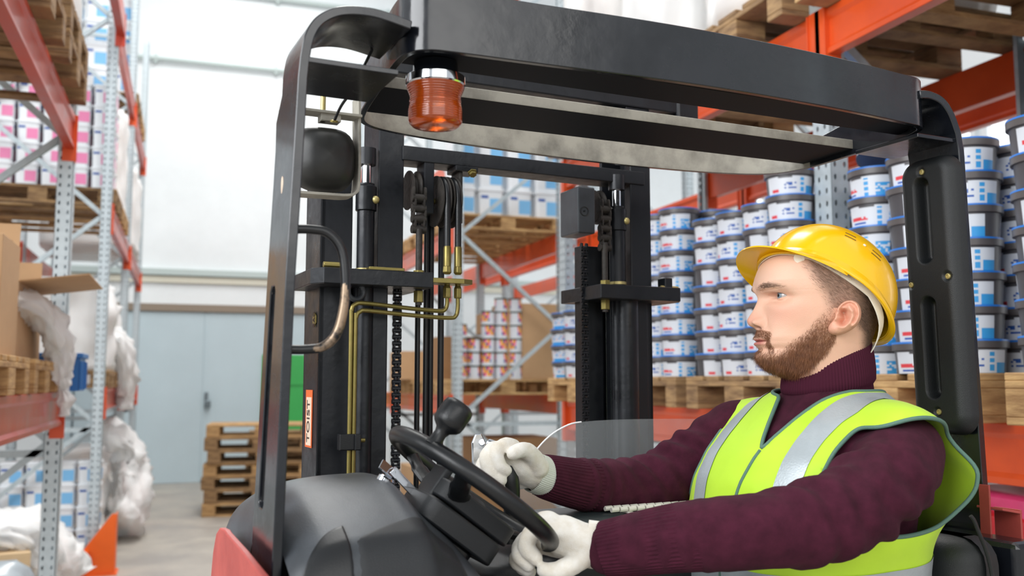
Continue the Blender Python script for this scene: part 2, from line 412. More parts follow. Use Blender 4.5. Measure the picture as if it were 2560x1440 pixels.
# left rack
pallet(-1.2, 3.9, 1.452, 0, 'new', 'pallet under the cartons at the left picture edge', 'pallets on the near left rack')
pallet(-1.2, 4.85, 1.452, 0, 'new', 'pallet under the open cartons by the blue crate', 'pallets on the near left rack')
pallet(-1.15, 4.1, 2.962, 0, 'old', 'pallet overhead in the top left corner', 'pallets on the near left rack')
pallet(-1.15, 5.05, 2.962, 0, 'old', 'overhead pallet with white film next to the first grey post', 'pallets on the near left rack')
pallet(-1.15, 5.05, 3.11, 0, 'old', 'overhead pallet lying on top of the lower one beside the first post', 'pallets on the near left rack')
for zi, z in enumerate((0, 1.452, 2.962, 4.552)):
    for yi, y in enumerate((8.95, 9.9) if zi < 3 else (11.6, 12.5)):
        pallet(-1.2, y, z, 0, 'new' if yi else 'old', 'pallet on the far left rack, %s level, %s row' % (('floor', 'first beam', 'second beam', 'top beam')[zi], ('front', 'rear')[yi]), 'pallets on the far left rack')
# ------------------------------------------------------------ goods on the racks
mat('bucket_grey', '#4b494d', .4, var=.1, vscale=20)
mat('lid_grey', '#514c4c', .38)
mat('lid_blue', '#1f6fc4', .35)
mat('label_white', '#d3d7de', .4)
mat('label_blue', '#3b9ad6', .4)
mat('label_navy', '#2b57a5', .4)
mat('label_red', '#d8434c', .4)
mat('label_pink', '#e886b2', .4)
mat('pail_white', '#e4e8ec', .35)
mat('pail_label_blue', '#7dbcea', .4)
mat('steel_wire', '#8a8d90', .35, metal=.8)
mat('cardboard', '#c09c75', .8, var=.12, vscale=5, bump=.2, bscale=20)
mat('cardboard_pale', '#d9bb92', .75, var=.1, vscale=5, bump=.2, bscale=20)
mat('cardboard_dark', '#9c7650', .8, var=.15, vscale=5)
mat("crate_blue", "#1d66ad", .4, var=.1, vscale=8)
mat('cap_blue', '#1f4fd0', .35)
mat('plastic_white', '#f2f3f3', .4)
mat('paper_white', '#f0eee6', .6, var=.05, vscale=30)
m = mat('stretch_film', '#fdfefe', .28, bump=1.0, bscale=25, stretch=(1, 1, .35), spec=.6, trans=.3, ior=1.12)
m = mat('film_grey', '#aab4bb', .25, var=.15, vscale=10, bump=1.0, bscale=18, spec=.7)
mat('pink_film', '#e2457c', .3, var=.2, vscale=10, bump=.8, bscale=25)
mat('red_film', '#c4222b', .3, var=.2, vscale=10, bump=.8, bscale=25)
BM = ['bucket_grey', 'label_white', 'label_blue', 'label_navy', 'label_red', 'steel_wire']
def bucket_mesh(style, R=.093, H=.086):
    mb = MB(); seg = 72; rows = 14
    rr_ = random.Random(style+5)
    def rad(t): return R*(.93+.07*t)
    for i in range(seg):
        for k in range(rows):
            t0, t1 = k/rows, (k+1)/rows; a0, a1 = 2*pi*i/seg, 2*pi*(i+1)/seg
            mi = 0; j = i % 36
            if 2 <= j <= 27 and k <= 10 and not (k == 10 and 9 <= j <= 15):
                mi = 1
                if style == 0:
                    if j in (20, 21) and k in (1, 2, 3, 5, 6, 8, 9): mi = 2
                    if 23 <= j and k <= 4: mi = 2
                    if 5 <= j <= 8 and k in (1, 2): mi = 4
                    if 10 <= j <= 17 and k in (3, 5, 6) and rr_.random() < .6: mi = 3
                elif style == 1:
                    if 9 <= j <= 24 and k <= 2: mi = 2
                    if j in (4, 5) and k in (1, 2, 3): mi = 4
                    if 10 <= j <= 24 and k in (5, 6, 8) and rr_.random() < .65: mi = rr_.choice((2, 4, 3))
                else:
                    if j in (17, 18) and k in (0, 1, 3, 4, 6, 7, 9): mi = 2
                    if 4 <= j <= 12 and k in (3, 4) and rr_.random() < .8: mi = 4
                    if 5 <= j <= 11 and k == 1: mi = 3
                    if j >= 22 and k <= 6 and rr_.random() < .6: mi = 2
            P = [(rad(t0)*cos(a0), rad(t0)*sin(a0), t0*H), (rad(t0)*cos(a1), rad(t0)*sin(a1), t0*H), (rad(t1)*cos(a1), rad(t1)*sin(a1), t1*H), (rad(t1)*cos(a0), rad(t1)*sin(a0), t1*H)]
            mb.add(P, [(0, 1, 2, 3)], mi)
    mb.add([(rad(0)*cos(2*pi*i/seg), rad(0)*sin(2*pi*i/seg), 0) for i in range(seg)], [tuple(reversed(range(seg)))], 0)
    return mb
def make_bucket(style):
    e = empty('paint_bucket'); tag(e, 'x', 'bucket')
    bucket_mesh(style).build('bucket_body', BM, e, merge=True)
    mb = MB(); R = .1
    mb.lathe([(.088, .072), (R, .074), (R, .0945)], seg=36, cap=True, mi=0); mb.lathe([(R+.0006, .0935), (R, .0985), (.092, .1), (.088, .0975), (0.001, .0975)], seg=36, mi=1)
    mb.build('lid', ['lid_grey', 'lid_blue'], e, angle=50)
    return e
BK = [make_bucket(i) for i in range(3)]; bused = set()
def bucket(x, y, z, rz, st, label, group):
    if st not in bused: bused.add(st); o = BK[st]
    else: o = copy_tree(BK[st])
    o.location = (x, y, z); o.rotation_euler = (0, 0, rz); o['label'] = label; o['group'] = group
    return o
# stacks of paint buckets on the middle level of the right rack, three columns per pallet side, two or three rows deep
random.seed(11)
side_name = ['front', 'second', 'third']
NB = 0
colno = 0
heights = {0: (7, 7, 7, 7), 1: (7, 7, 6, 7), 2: (7, 7, 7, 7), 3: (8, 7, 7, 7), 4: (8, 8, 7, 7), 5: (1, 6, 4, 4)}
pname = ['at the right picture edge', 'right of the guard post', 'behind the hard hat', 'above the hat brim', 'before the driver', 'beside the far mast rail']
for pi_, (py, t) in enumerate(RP):
    for r in range(2):
        for c in range(4):
            y = py-.3+c*.2 + random.uniform(-.006, .006); x = 2.25+r*.205+random.uniform(-.01, .01)
            n = heights[pi_][c]
            if r: n = min(8, n+random.choice((0, 0, -1)))
            if pi_ == 5 and r: n = 7 if c < 2 else 4
            if pi_ == 0 and r: continue
            if pi_ == 2 and c == 3 and not r: continue
            st = random.choice((0, 0, 1, 2)) if pi_ > 1 else (2 if c % 2 else 0)
            rz0 = pi+random.uniform(-.5, .3)-.45
            for k in range(n):
                bucket(x+random.uniform(-.004, .004), y+random.uniform(-.004, .004), 1.527+k*.1005, rz0+random.uniform(-.35, .35), st,
                       'paint bucket %s of the %s stack from right, %s row, %s' % ((ordn[k]), ('first', 'second', 'third', 'fourth')[c], side_name[r], pname[pi_]), 'paint buckets stacked on the right rack'); NB += 1
# a few tilted buckets lying on top behind the driver
for (x, y, z, rx, ry, lb) in ((2.26, 2.5, 2.235, .0, .0, 'paint bucket on the very top of the stacks right of the galvanised post'), (2.27, 2.7, 2.262, .35, -.25, 'tilted paint bucket leaning on top of the stacks behind the driver')):
    o = bucket(x, y, z, pi-.6, 0, lb, 'paint buckets stacked on the right rack'); o.rotation_euler = (rx, ry, pi-.6)

# white pails with coloured labels
def make_pail(lab, W=.19, H=.175, cat='pail', wire=True):
    e = empty('plastic_pail'); tag(e, 'x', cat)
    mb = MB()
    def rr(w, h, z, r=.03, n=4):
        out = []
        for cx, cy, a0 in ((w-r, h-r, 0), (-w+r, h-r, pi/2), (-w+r, -h+r, pi), (w-r, -h+r, 1.5*pi)):
            for k in range(n+1): a = a0+pi/2*k/n; out.append(Vector((cx+r*cos(a), cy+r*sin(a), z)))
        return out
    w = W/2*.9; mb.loft([rr(w*.93, w*.93, 0), rr(w, w, H*.9)]); mb.build('pail_body', 'pail_white', e, angle=60)
    w2 = W/2*.97
    mb = MB(); mb.loft([rr(w2, w2, H*.88), rr(w2, w2, H*.97), rr(w2*.93, w2*.93, H*.97), rr(w2*.92, w2*.92, H)]); mb.build('lid', 'pail_white', e, angle=40)
    mb = MB()
    yb = lambda z: -(w*.93+(w*.07)*z/(H*.9))-.0015
    def q(x0, x1, z0, z1, mi): mb.add([(x0, yb(z0), z0), (x1, yb(z0), z0), (x1, yb(z1), z1), (x0, yb(z1), z1)], [(0, 1, 2, 3)], mi); mb.add([(-yb(z0), x0, z0), (-yb(z0), x1, z0), (-yb(z1), x1, z1), (-yb(z1), x0, z1)], [(0, 1, 2, 3)], mi)
    q(-.01*W/.19, .075*W/.19, H*.12, H*.62, 0); q(-.07*W/.19, -.02*W/.19, H*.62, H*.72, 1); 
    mb.build('paper_label', [lab, 'label_navy'], e, smooth=False)
    return e
PA = {'pink': make_pail('label_pink'), 'blue': make_pail('pail_label_blue', .27, .27), 'blue_s': make_pail('pail_label_blue', .19, .18)}
paused = set()
def pail(kind, x, y, z, label, group, rz=0):
    if kind not in paused: paused.add(kind); o = PA[kind]
    else: o = copy_tree(PA[kind])
    o.location = (x, y, z); o.rotation_euler = (0, 0, rz+random.uniform(-.04, .04)); o['label'] = label; o['group'] = group; return o
cn = ['first', 'second', 'third', 'fourth', 'fifth', 'sixth', 'seventh']
for r in range(2):
    for c in range(6):
        for k in range(5 if r == 0 else 5):
            pail('pink', -.72-c*.19, 8.62+r*.2, 3.107+k*.176, 'white pail with pink label, %s layer up, %s from the post, %s row' % (cn[k], cn[c], ('front', 'back')[r]), 'pink labelled pails wrapped on the left rack')
for r in range(1):
    for c in range(4):
        for k in range(4):
            pail('blue', -.78-c*.28, 11.35+r*.3, 4.697+k*.27, 'white pail with blue label on the top left beams, %s layer, %s from the aisle' % (cn[k], cn[c]), 'blue labelled pails high on the left rack')
for c in range(6):
    for k in range(4):
        pail('blue_s', -.72-c*.19, 8.64, .147+k*.18, 'blue labelled pail at floor level left, %s layer, %s from the aisle' % (cn[k], cn[c]), 'blue labelled pails on the floor pallet at left')
for c in range(4):
    for k in range(4):
        pail('blue', 2.42+c*.285, 8.74, 3.077+k*.27, 'white pail with blue label above the mast sheaves, %s layer, %s from the left' % (cn[k], cn[c]), 'blue labelled pails high on the far right rack')

# cartons
def carton(x, y, z, w, d, h, rz=0, m='cardboard', label='', flaps=(), open_=False, group=None):
    e = empty('carton', (x, y, z), rz, label, 'box', group)
    mb = MB(); t = .006
    if open_:
        for sx in (-1, 1): mb.box((sx*(w/2-t/2), 0, h/2), (t, d, h)); mb.box((0, sx*(d/2-t/2), h/2), (w, t, h))
        mb.box((0, 0, t/2), (w, d, t))
    else: mb.box((0, 0, h/2), (w, d, h))
    mb.build('carton_body', m, e, smooth=False, bevel=.003)
    for (sd, ang, ln) in flaps:
        mb = MB(); a = radians(ang)
        if sd in 'xX':
            s = 1 if sd == 'x' else -1; mb.bar((s*w/2, 0, h), (s*(w/2+ln*cos(a)), 0, h+ln*sin(a)), d*.98, .005)
        else:
            s = 1 if sd == 'y' else -1; mb.bar((0, s*d/2, h), (0, s*(d/2+ln*cos(a)), h+ln*sin(a)), w*.98, .005)
        mb.build('flap', m, e, smooth=False)
    if not open_ and min(w, h) > .2:
        mb = MB(); mb.box((0, 0, h+.0008), (w, .05, .001)); mb.build('packing_tape', 'cardboard_pale', e, smooth=False)
    return e
carton(-1.0, 4.86, 1.598, .62, .72, .33, 0, 'cardboard', 'large open cardboard carton with raised flap beside the blue crate', (('x', 8, .28), ('y', 85, .16), ('X', 80, .2)), True)
carton(-.92, 4.2, 1.598, .5, .4, .46, .0, 'cardboard', 'tall brown carton standing behind the pale one at left edge', (('y', 80, .1),))
carton(-.72, 4.42, 1.598, .07, .5, .34, .05, 'cardboard_pale', 'narrow pale carton standing upright at the left picture edge')
carton(-.9, 3.55, 1.598, .45, .45, .36, 0, 'cardboard_pale', 'pale carton at the outer left picture edge')
# blue-capped bottles standing in the open carton
for (x, y, z, rx, lb) in ((-.86, 4.72, 1.74, .15, 'white bottle with blue cap, higher one in the open carton'), (-.76, 4.86, 1.70, -.3, 'white bottle with blue cap, lower one leaning in the open carton')):
    e = empty('spray_bottle', (x, y, z), 0, lb, 'bottle', 'blue capped bottles in the carton'); e.rotation_euler = (rx, .2, 0)
    mb = MB(); mb.lathe([(.022, 0), (.025, .01), (.025, .15), (.012, .19), (.012, .2)], seg=20); mb.build('bottle_body', 'plastic_white', e)
    mb = MB(); mb.lathe([(.026, .2), (.027, .205), (.027, .25), (.022, .255)], seg=20); mb.build('cap', 'cap_blue', e)
# blue crate at the end of the beam
e = empty('plastic_crate', (-.62, 5.50, 1.455), 0, 'blue plastic crate on the beam end beside the first grey post', 'crate')
mb = MB(); W, D, Hh = .20, .28, .19
for sx in (-1, 1): mb.box((sx*W/2, 0, Hh/2), (.006, D, Hh)); mb.box((0, sx*D/2, Hh/2), (W, .006, Hh))
mb.box((0, 0, .004), (W, D, .008)); mb.build('crate_body', 'crate_blue', e, smooth=False, bevel=.002)
mb = MB()
for sx in (-1, 1): mb.box((sx*(W/2+.006), 0, Hh-.01), (.02, D+.03, .025)); mb.box((0, sx*(D/2+.006), Hh-.01), (W+.03, .02, .025))
mb.build('rim', 'crate_blue', e, smooth=False, bevel=.004)
mb = MB()
for k in range(4): mb.box((-W/2+.03+k*.06, -D/2-.008, Hh*.42), (.012, .012, Hh*.75)); mb.box((W/2+.008, -D/2+.04+k*.073, Hh*.42), (.012, .012, Hh*.75))
mb.build('rib', 'crate_blue', e, smooth=False, bevel=.002)

# crumpled film
def film(name, label, rows, m='stretch_film', amp=.03, seg=40, seed=0, cat='plastic film', sub=6, fr=6.):
    """rows = [(centre, radius_x, radius_y)] strung along a path: a crumpled hanging bundle"""
    mb = MB(); pts = spline([r[0] for r in rows], sub); n = len(pts); rings = []
    for i, p in enumerate(pts):
        t = i/(n-1)*(len(rows)-1); k = min(int(t), len(rows)-2); f = t-k
        rx = rows[k][1]*(1-f)+rows[k+1][1]*f; ry = rows[k][2]*(1-f)+rows[k+1][2]*f
        d = (pts[min(i+1, n-1)]-pts[max(i-1, 0)]).normalized()
        u = Vector((0, 1, 0)) - d*d.y
        u = u.normalized() if u.length > .1 else Vector((1, 0, 0)); v = d.cross(u)
        ring = []
        for j in range(seg):
            a = 2*pi*j/seg
            q = p + u*ry*cos(a) + v*rx*sin(a)
            nn = noise.noise(q*fr*3+Vector((seed, 0, 0)))*amp + noise.noise(q*fr*8+Vector((seed, 5, 0)))*amp*.5 + abs(noise.noise(Vector((cos(a)*3, sin(a)*3, t*.8+seed))))*amp*1.2
            ring.append(q + (u*cos(a)+v*sin(a))*nn)
        rings.append(ring)
    mb.loft(rings)
    o = mb.build(name, m, angle=180); tag(o, label, cat); return o
film('plastic_film', 'crumpled white film hanging over the beam in front of the cartons', [((-.76, 4.55, 1.86), .04, .08), ((-.66, 4.8, 1.83), .05, .10), ((-.60, 5.02, 1.73), .05, .10), ((-.58, 5.14, 1.60), .045, .09), ((-.57, 5.2, 1.50), .025, .05)], seed=1, amp=.035)
film('plastic_film', 'loose clear film end hanging down over the red beam', [((-.60, 5.28, 1.50), .02, .03), ((-.575, 5.32, 1.42), .018, .035), ((-.575, 5.33, 1.33), .012, .02)], seed=2)
def wrapped(x, y, z, w, d, h, label, m='stretch_film', core='cardboard', seed=0, group=None, amp=.02, tilt=0):
    e = empty('wrapped_load', (x, y, z), tilt, label, 'wrapped goods', group)
    mb = MB(); mb.box((0, 0, h/2), (w*.8, d*.8, h*.9)); mb.build('carton_block', core, e, smooth=False)
    mb = MB(); rings = []; seg = 64
    for k in range(15):
        t = k/14; ring = []
        for j in range(seg):
            a = 2*pi*(j+.5)/seg; c, s = cos(a), sin(a); mx = max(abs(c), abs(s))**.85
            q = Vector((c/mx*w/2, s/mx*d/2, t*h)); q += Vector((c, s, 0))*(noise.noise(q*5+Vector((seed, 0, 0)))*amp*1.6+noise.noise(Vector((q.x*14, q.y*14, q.z*3+seed)))*amp)
            ring.append(q)
        rings.append(ring)
    top = [Vector((p.x*.9, p.y*.9, p.z+.012)) for p in rings[-1]]; rings.append(top)
    mb.loft(rings); mb.build('film_wrap', m, e, angle=180)
    return e
G2 = 'film wrapped loads on the left rack'
wrapped(-1.12, 9.0, 1.6, .95, .8, .75, 'white film wrapped load between the two left rack posts, middle level', seed=3, group=G2, amp=.05)
wrapped(-1.12, 9.95, 1.6, .95, .8, .62, 'white wrapped load further back on the middle left level', seed=4, group=G2, amp=.05)
wrapped(-1.12, 12.0, 1.47, .95, .9, .4, 'low pale bundle near the grey door on the left rack', seed=5, group=G2, m='stretch_film')
wrapped(-1.1, 9.9, 3.1, .95, .8, .95, 'white wrapped load behind the pink pails on the left rack', seed=6, group=G2)
wrapped(-1.1, 12.2, 3.0, 1.0, 1.6, .9, 'tan and white wrapped load high at the far end of the left rack', seed=7, group=G2, core='cardboard')
wrapped(-1.1, 4.1, 3.107, 1.05, .75, .8, 'white wrapped load on the pallet in the top left corner', seed=8, group=G2)
wrapped(-1.1, 5.05, 3.256, 1.05, .75, .5, 'white wrapped load on the doubled pallets beside the first post', seed=9, group=G2)
wrapped(-1.15, 9.9, .147, .9, .8, .6, 'white wrapped load on the floor behind the orange foot guard', seed=10, group=G2, amp=.05)
wrapped(-1.15, 12.1, .02, .8, 1.0, .75, 'pale wrapped bundle on the floor near the grey door', seed=12, group=G2, amp=.07, m='stretch_film')
G3 = 'film wrapped loads above the driver'
for i, (y, t) in enumerate(RP):
    wrapped(2.78, y, 3.077, 1.1, .76, 1.0+.1*(i % 3), 'film wrapped load on the upper beams, ' + t, seed=20+i, group=G3, amp=.03, core='cardboard' if i % 2 else 'plastic_white')
film('plastic_film', 'heap of white film on the floor at the lower left corner', [((-1.35, 6.9, .5), .05, .1), ((-1.15, 7.2, .52), .12, .25), ((-.95, 7.4, .42), .14, .28), ((-.8, 7.5, .26), .13, .22), ((-.72, 7.5, .12), .09, .15)], seed=31, amp=.08, fr=4)
film('plastic_film', 'grey film bundle at the very lower left corner', [((-1.6, 6.7, .1), .15, .2), ((-1.3, 6.65, .22), .2, .22), ((-1.0, 6.6, .24), .16, .2), ((-.86, 6.6, .1), .08, .14)], m='film_grey', seed=32, amp=.04, fr=3)
film('plastic_film', 'loose white film hanging by the second orange foot guard', [((-.7, 9.9, 1.0), .05, .1), ((-.58, 10.2, .9), .1, .25), ((-.5, 10.3, .62), .12, .3), ((-.48, 10.2, .3), .14, .35), ((-.5, 10.1, .08), .12, .35)], seed=33, amp=.09, fr=4)
film('plastic_film', 'white film trailing off the middle left level near the far posts', [((-.66, 9.3, 1.95), .04, .12), ((-.58, 9.6, 1.75), .08, .22), ((-.55, 9.9, 1.5), .08, .25), ((-.54, 9.9, 1.25), .03, .1)], seed=34, amp=.06, fr=4)
# bag of pallet under film at lower left
carton(-1.25, 7.1, .02, .6, .5, .4, .2, 'cardboard_pale', 'pale carton under the white film heap at lower left')
# far right rack between mast rails: brown cartons, colourful tins
carton(3.12, 8.85, 1.527, .52, .5, .72, 0, 'cardboard', 'large brown carton right of the colourful tins between the mast rails')
carton(2.62, 9.4, 1.527, .55, .5, .42, 0, 'cardboard_dark', 'dark brown carton behind the colourful tins')
carton(2.34, 10.3, 1.527, .4, .6, .3, 0, 'cardboard', 'brown carton at the far end behind the mast chain')
carton(2.9, 9.2, 1.98, .26, .3, .2, 0, 'cardboard', 'small carton on top of the dark one between the mast rails')
carton(2.95, 9.0, .02, .85, .7, .95, 0, 'cardboard_dark', 'big dark carton on the floor below the colourful tins')
carton(2.4, 10.2, .02, .3, .6, .6, 0, 'cardboard', 'carton on the floor behind the hoses')
carton(2.62, 4.2, .15, .8, .9, .8, 0, 'cardboard', 'carton on the floor under the right rack behind the far arm')
carton(2.66, 5.15, .15, .8, .8, .7, 0, 'cardboard', 'carton on the floor under the rack end by the far mast rail')
mb = MB(); mb.box((0, -.002, 0), (.3, .002, .2)); o = mb.build('paper_sheet', 'paper_white', smooth=False, loc=(2.9, 8.645, .72)); o.rotation_euler = (0, .12, 0); tag(o, 'white paper sheet stuck on the dark carton behind the steering wheel', 'paper')
TC = ['label_red', 'label_blue', 'label_navy', 'label_pink']
mat('tin_yellow', '#f0c52c', .4); mat('tin_green', '#3aa356', .4); mat('tin_lid', '#3a4b42', .4)
def make_tin():
    e = empty('paint_tin'); tag(e, 'x', 'tin')
    mb = MB(); seg = 24; R, H = .062, .115
    for i in range(seg):
        for k in range(4):
            a0, a1 = 2*pi*i/seg, 2*pi*(i+1)/seg
            mi = [1, 3, 2, 1, 4, 3][(i+k*2) % 6] if (i % 12) < 7 and k > 0 else 0
            mb.add([(R*cos(a0), R*sin(a0), k*H/4), (R*cos(a1), R*sin(a1), k*H/4), (R*cos(a1), R*sin(a1), (k+1)*H/4), (R*cos(a0), R*sin(a0), (k+1)*H/4)], [(0, 1, 2, 3)], mi)
    mb.build('tin_body', ['label_white', 'label_red', 'label_navy', 'tin_yellow', 'label_pink'], e, merge=True)
    mb = MB(); mb.lathe([(.055, .113), (.066, .114), (.066, .126), (.06, .128), (.001, .126)], seg=24); mb.build('lid', 'tin_lid', e)
    return e
TN = make_tin(); tu = False
for c in range(5):
    for k in range((4, 3, 5, 6, 6)[c]):
        o = TN if not tu else copy_tree(TN); tu = True
        o.location = (2.40+c*.135, 8.62+.02*(c % 2), 1.527+k*.1275); o.rotation_euler = (0, 0, -1.6+random.uniform(-.8, .5)+c)
        tag(o, 'colourful paint tin on the pallet between the mast rails, %s layer, stack %d from the left' % (cn[k], c+1), None, 'colourful tins between the mast rails')
        o['label'] = 'colourful paint tin between the mast rails, %s layer of the %s stack' % (cn[k], cn[c])
for c in range(2):
    for k in range(5):
        pail('blue_s', 2.98+c*.0+.0, 8.5+c*.0, 1.527+k*.18, 'x', 'x') if False else None
# lower right: pink and red wrapped goods and a roll
e = empty('wrapped_load', (2.75, 2.1, .2), 0, 'clear film wrapped bundle at the lower right picture edge', 'wrapped goods', 'goods under the right rack')
mb = MB(); mb.box((0, 0, .4), (1.0, .8, .82)); mb.build('bundle', 'film_grey', e, smooth=False, bevel=.02)
e2 = wrapped(2.75, 2.1, 1.022, .98, .8, .08, 'red film wrapped sacks below the right beam, on the clear bundle', m='red_film', core='red_film', seed=41, group='goods under the right rack', amp=.03)
wrapped(2.78, 2.15, 1.105, .95, .8, .05, 'pink film wrapped sacks lying on the red ones under the beam', m='pink_film', core='pink_film', seed=42, group='goods under the right rack', amp=.03)
# ------------------------------------------------------------ reach truck (local axes: x = across, y = towards the mast, z = up)
mat('truck_black', '#171b22', .22, var=.35, vscale=9, col2='#121419', bump=.25, bscale=35, coat=.35, rvar=.12)
mat('bar_under_shade', '#10131a', .6, spec=.12)  # roof bars: lack of light from below put in as darker, duller paint
mat('truck_dusty', '#aaa69b', .6, var=.4, vscale=14, col2='#77746c', bump=.3, bscale=50, thr=(.3, .6), stretch=(1, 1, 1))
mat('truck_red', '#b8524a', .5, var=.15, vscale=10, col2='#9c3f3a', bump=.3, bscale=60)
mat('mast_steel', '#1d2026', .38, metal=.3, var=.4, vscale=14, col2='#15171b', bump=.4, bscale=40, rvar=.15)
mat('mast_grease', '#3a3530', .6, var=.4, vscale=50, col2='#221f1d', bump=.8, bscale=120)
mat('chrome', '#d5d8dd', .1, metal=1.)
mat('amber', '#d4601a', .16, coat=.5, trans=.6, ior=1.45, var=.25, vscale=20, col2='#b8480c', stretch=(1, 1, 4))
mat('brass', '#8d7e4a', .35, metal=.75, var=.25, vscale=60, col2='#7f7540')
mat('zinc_yellow', '#c7b77a', .38, metal=.6, var=.2, vscale=60)
mat('rubber_black', '#0f1114', .36, bump=.1, bscale=500)
mat('plastic_dark', '#181b1f', .42, bump=.25, bscale=900, var=.15, vscale=10)
mat('plastic_grey', '#4a4f55', .32, bump=.25, bscale=900, var=.2, vscale=8, col2='#2b2e32')
mat('pad_black', '#131618', .46, bump=.3, bscale=900)
mat('dome_dark', '#2a2a26', .45, var=.4, vscale=16, col2='#15161a', bump=.2, bscale=60)
mat('worn_metal', '#a08a74', .35, metal=.6, var=.6, vscale=40, col2='#26282c', thr=(.4, .55))
mat('armrest_vinyl', '#30383a', .34, bump=.2, bscale=900)  # greyer than the black pads: reflected light put into the base colour
mat('cream_strap', '#d9d6cc', .6)
mat('orange_sticker', '#d4632e', .5); mat('cream_sticker', '#d9c3ae', .5); mat('ink_dark', '#3b2a26', .6)
mat('console_grey', '#9fb0bb', .4, var=.1, vscale=20, bump=.3, bscale=150)
m = mat('acrylic', '#e8f0f2', .03, trans=.0); b = m.node_tree.nodes['Principled BSDF']; b.inputs['Alpha'].default_value = .13; b.inputs['Specular IOR Level'].default_value = .8
T7 = radians(7)
truck = empty('reach_truck', (.12693, 1.16034, 0), T7, 'black and red reach truck with the seated driver, amber beacon under its guard', 'forklift')
def P(name, mb, m, parent=None, **k): return mb.build(name, m, parent or truck, **k)

# guard posts: bent steel strip (path in xz, width in y)
def strip_rings(path, t, y0f, y1f):
    rings = []; n = len(path)
    for i, (x, z) in enumerate(path):
        a = Vector(path[max(i-1, 0)]); b_ = Vector(path[min(i+1, n-1)]); d = (b_-a).normalized(); nx, nz = -d.y, d.x
        y0, y1 = y0f(i, z), y1f(i, z)
        rings.append([Vector((x-nx*t/2, y0, z-nz*t/2)), Vector((x+nx*t/2, y0, z+nz*t/2)), Vector((x+nx*t/2, y1, z+nz*t/2)), Vector((x-nx*t/2, y1, z-nz*t/2))])
    return rings
lp = [(-.035, .5), (-.024, 1.2), (-.0205, 1.33), (-.0135, 1.63), (-.008, 1.76), (-.0065, 1.80), (-.005, 1.84), (-.004, 1.87)] + [(v.x, v.y) for v in spline([(-.002, 1.895, 0), (.004, 1.925, 0), (.018, 1.947, 0), (.045, 1.962, 0), (.085, 1.966, 0), (.135, 1.958, 0)], 6)]
def yf(i, z):
    if i >= 8: return .13 if lp[i][0] > .02 else .095+.035*(max(0, lp[i][0]+.004)/.024)
    return interp(z, [(0.5, .13), (1.28, .124), (1.48, .122), (1.62, .109), (1.80, .112), (1.843, .119), (1.87, .091)])
mb = MB(); mb.loft(strip_rings(lp, .012, lambda i, z: 0, lambda i, z: yf(i, z)))
post0 = P('guard_post', mb, 'truck_black', smooth=False)
cut_ = MB(); cut_.loft([[Vector((x, yy+c_[0], c_[1])) for c_ in ((0, 1.352), (.006, 1.346), (.026, 1.346), (.032, 1.352), (.020, 1.612), (.014, 1.619), (-.004, 1.619), (-.010, 1.612))] for x, yy in ((-.08, .065), (.05, .065))])
cutter = cut_.build('cutter', 'truck_black', truck, smooth=False)
bo_ = post0.modifiers.new('slot', 'BOOLEAN'); bo_.object = cutter; bo_.operation = 'DIFFERENCE'; bo_.solver = 'EXACT'
bpy.context.view_layer.update()
_me = bpy.data.meshes.new_from_object(post0.evaluated_get(bpy.context.evaluated_depsgraph_get()))
post0.modifiers.clear(); post0.data = _me; bpy.data.objects.remove(cutter)
_me.shade_smooth(); _me.set_sharp_from_angle(angle=radians(30))
bv_ = post0.modifiers.new('bevel', 'BEVEL'); bv_.width = .0015; bv_.segments = 2; bv_.limit_method = 'ANGLE'; bv_.angle_limit = radians(35)
rp = [(1.168, .5), (1.166, 1.27), (1.156, 1.54), (1.147, 1.81), (1.144, 1.90)] + [(v.x, v.y) for v in spline([(1.139, 1.93, 0), (1.124, 1.962, 0), (1.103, 1.983, 0), (1.075, 1.99, 0), (1.05, 1.988, 0)], 6)]
mb = MB(); mb.loft(strip_rings(rp, .014, lambda i, z: 0, lambda i, z: .108)); P('guard_post', mb, 'truck_black', bevel=.0015, angle=30)
# rear web behind the right post pad
mb = MB(); mb.box((1.15, .10, 1.15), (.03, .012, .9)); P('post_web', mb, 'truck_black', smooth=False, bevel=.002)
# shelf gussets in the bends
mb = MB(); mb.box((.060, .067, 1.893), (.116, .134, .007)); P('gusset', mb, 'truck_black', smooth=False, bevel=.001)
mb = MB(); mb.box((1.092, .075, 1.918), (.095, .14, .007)); P('gusset', mb, 'truck_black', smooth=False, bevel=.001)
mb = MB(); mb.add([(1.04, .02, 1.93), (1.14, .02, 1.93), (1.14, .15, 1.93), (1.04, .15, 1.93)], []); 

# roof ring
ctl = [(.30, -.008), (.55, -.022), (.80, -.016), (1.00, .002), (1.055, .012), (1.082, .045), (1.098, .13), (1.108, .26), (1.108, .345), (1.085, .405), (1.02, .44), (.89, .462), (.70, .468), (.515, .457), (.34, .435), (.235, .41), (.185, .375), (.166, .31), (.150, .18), (.139, .07), (.141, .025), (.160, .003), (.20, -.003)]
ring = spline([(x, y, 0) for x, y in ctl], 8, closed=True); n = len(ring)
V = []; mb = MB()
rr = []
for i, p in enumerate(ring):
    d = (ring[(i+1) % n]-ring[i-1]).normalized(); nrm = Vector((d.y, -d.x, 0))   # outwards
    f = min(1, max(0, (p.y-.05)/.33)); f = f*f*(3-2*f)
    hgt = .084*(1-f)+.050*f; z0 = 1.928 + .006*(p.x-.15)
    rr.append([p+nrm*.005+Vector((0, 0, z0)), p+nrm*.005+Vector((0, 0, z0+hgt)), p-nrm*.005+Vector((0, 0, z0+hgt)), p-nrm*.005+Vector((0, 0, z0))])
rr.append(rr[0]); mb.loft(rr, 0, True, False)
for fi, f in enumerate(mb.f):
    c = sum((mb.v[i] for i in f), Vector())/4
    k = fi % 4
    if k == 2 and c.y > .33: mb.m[fi] = 1
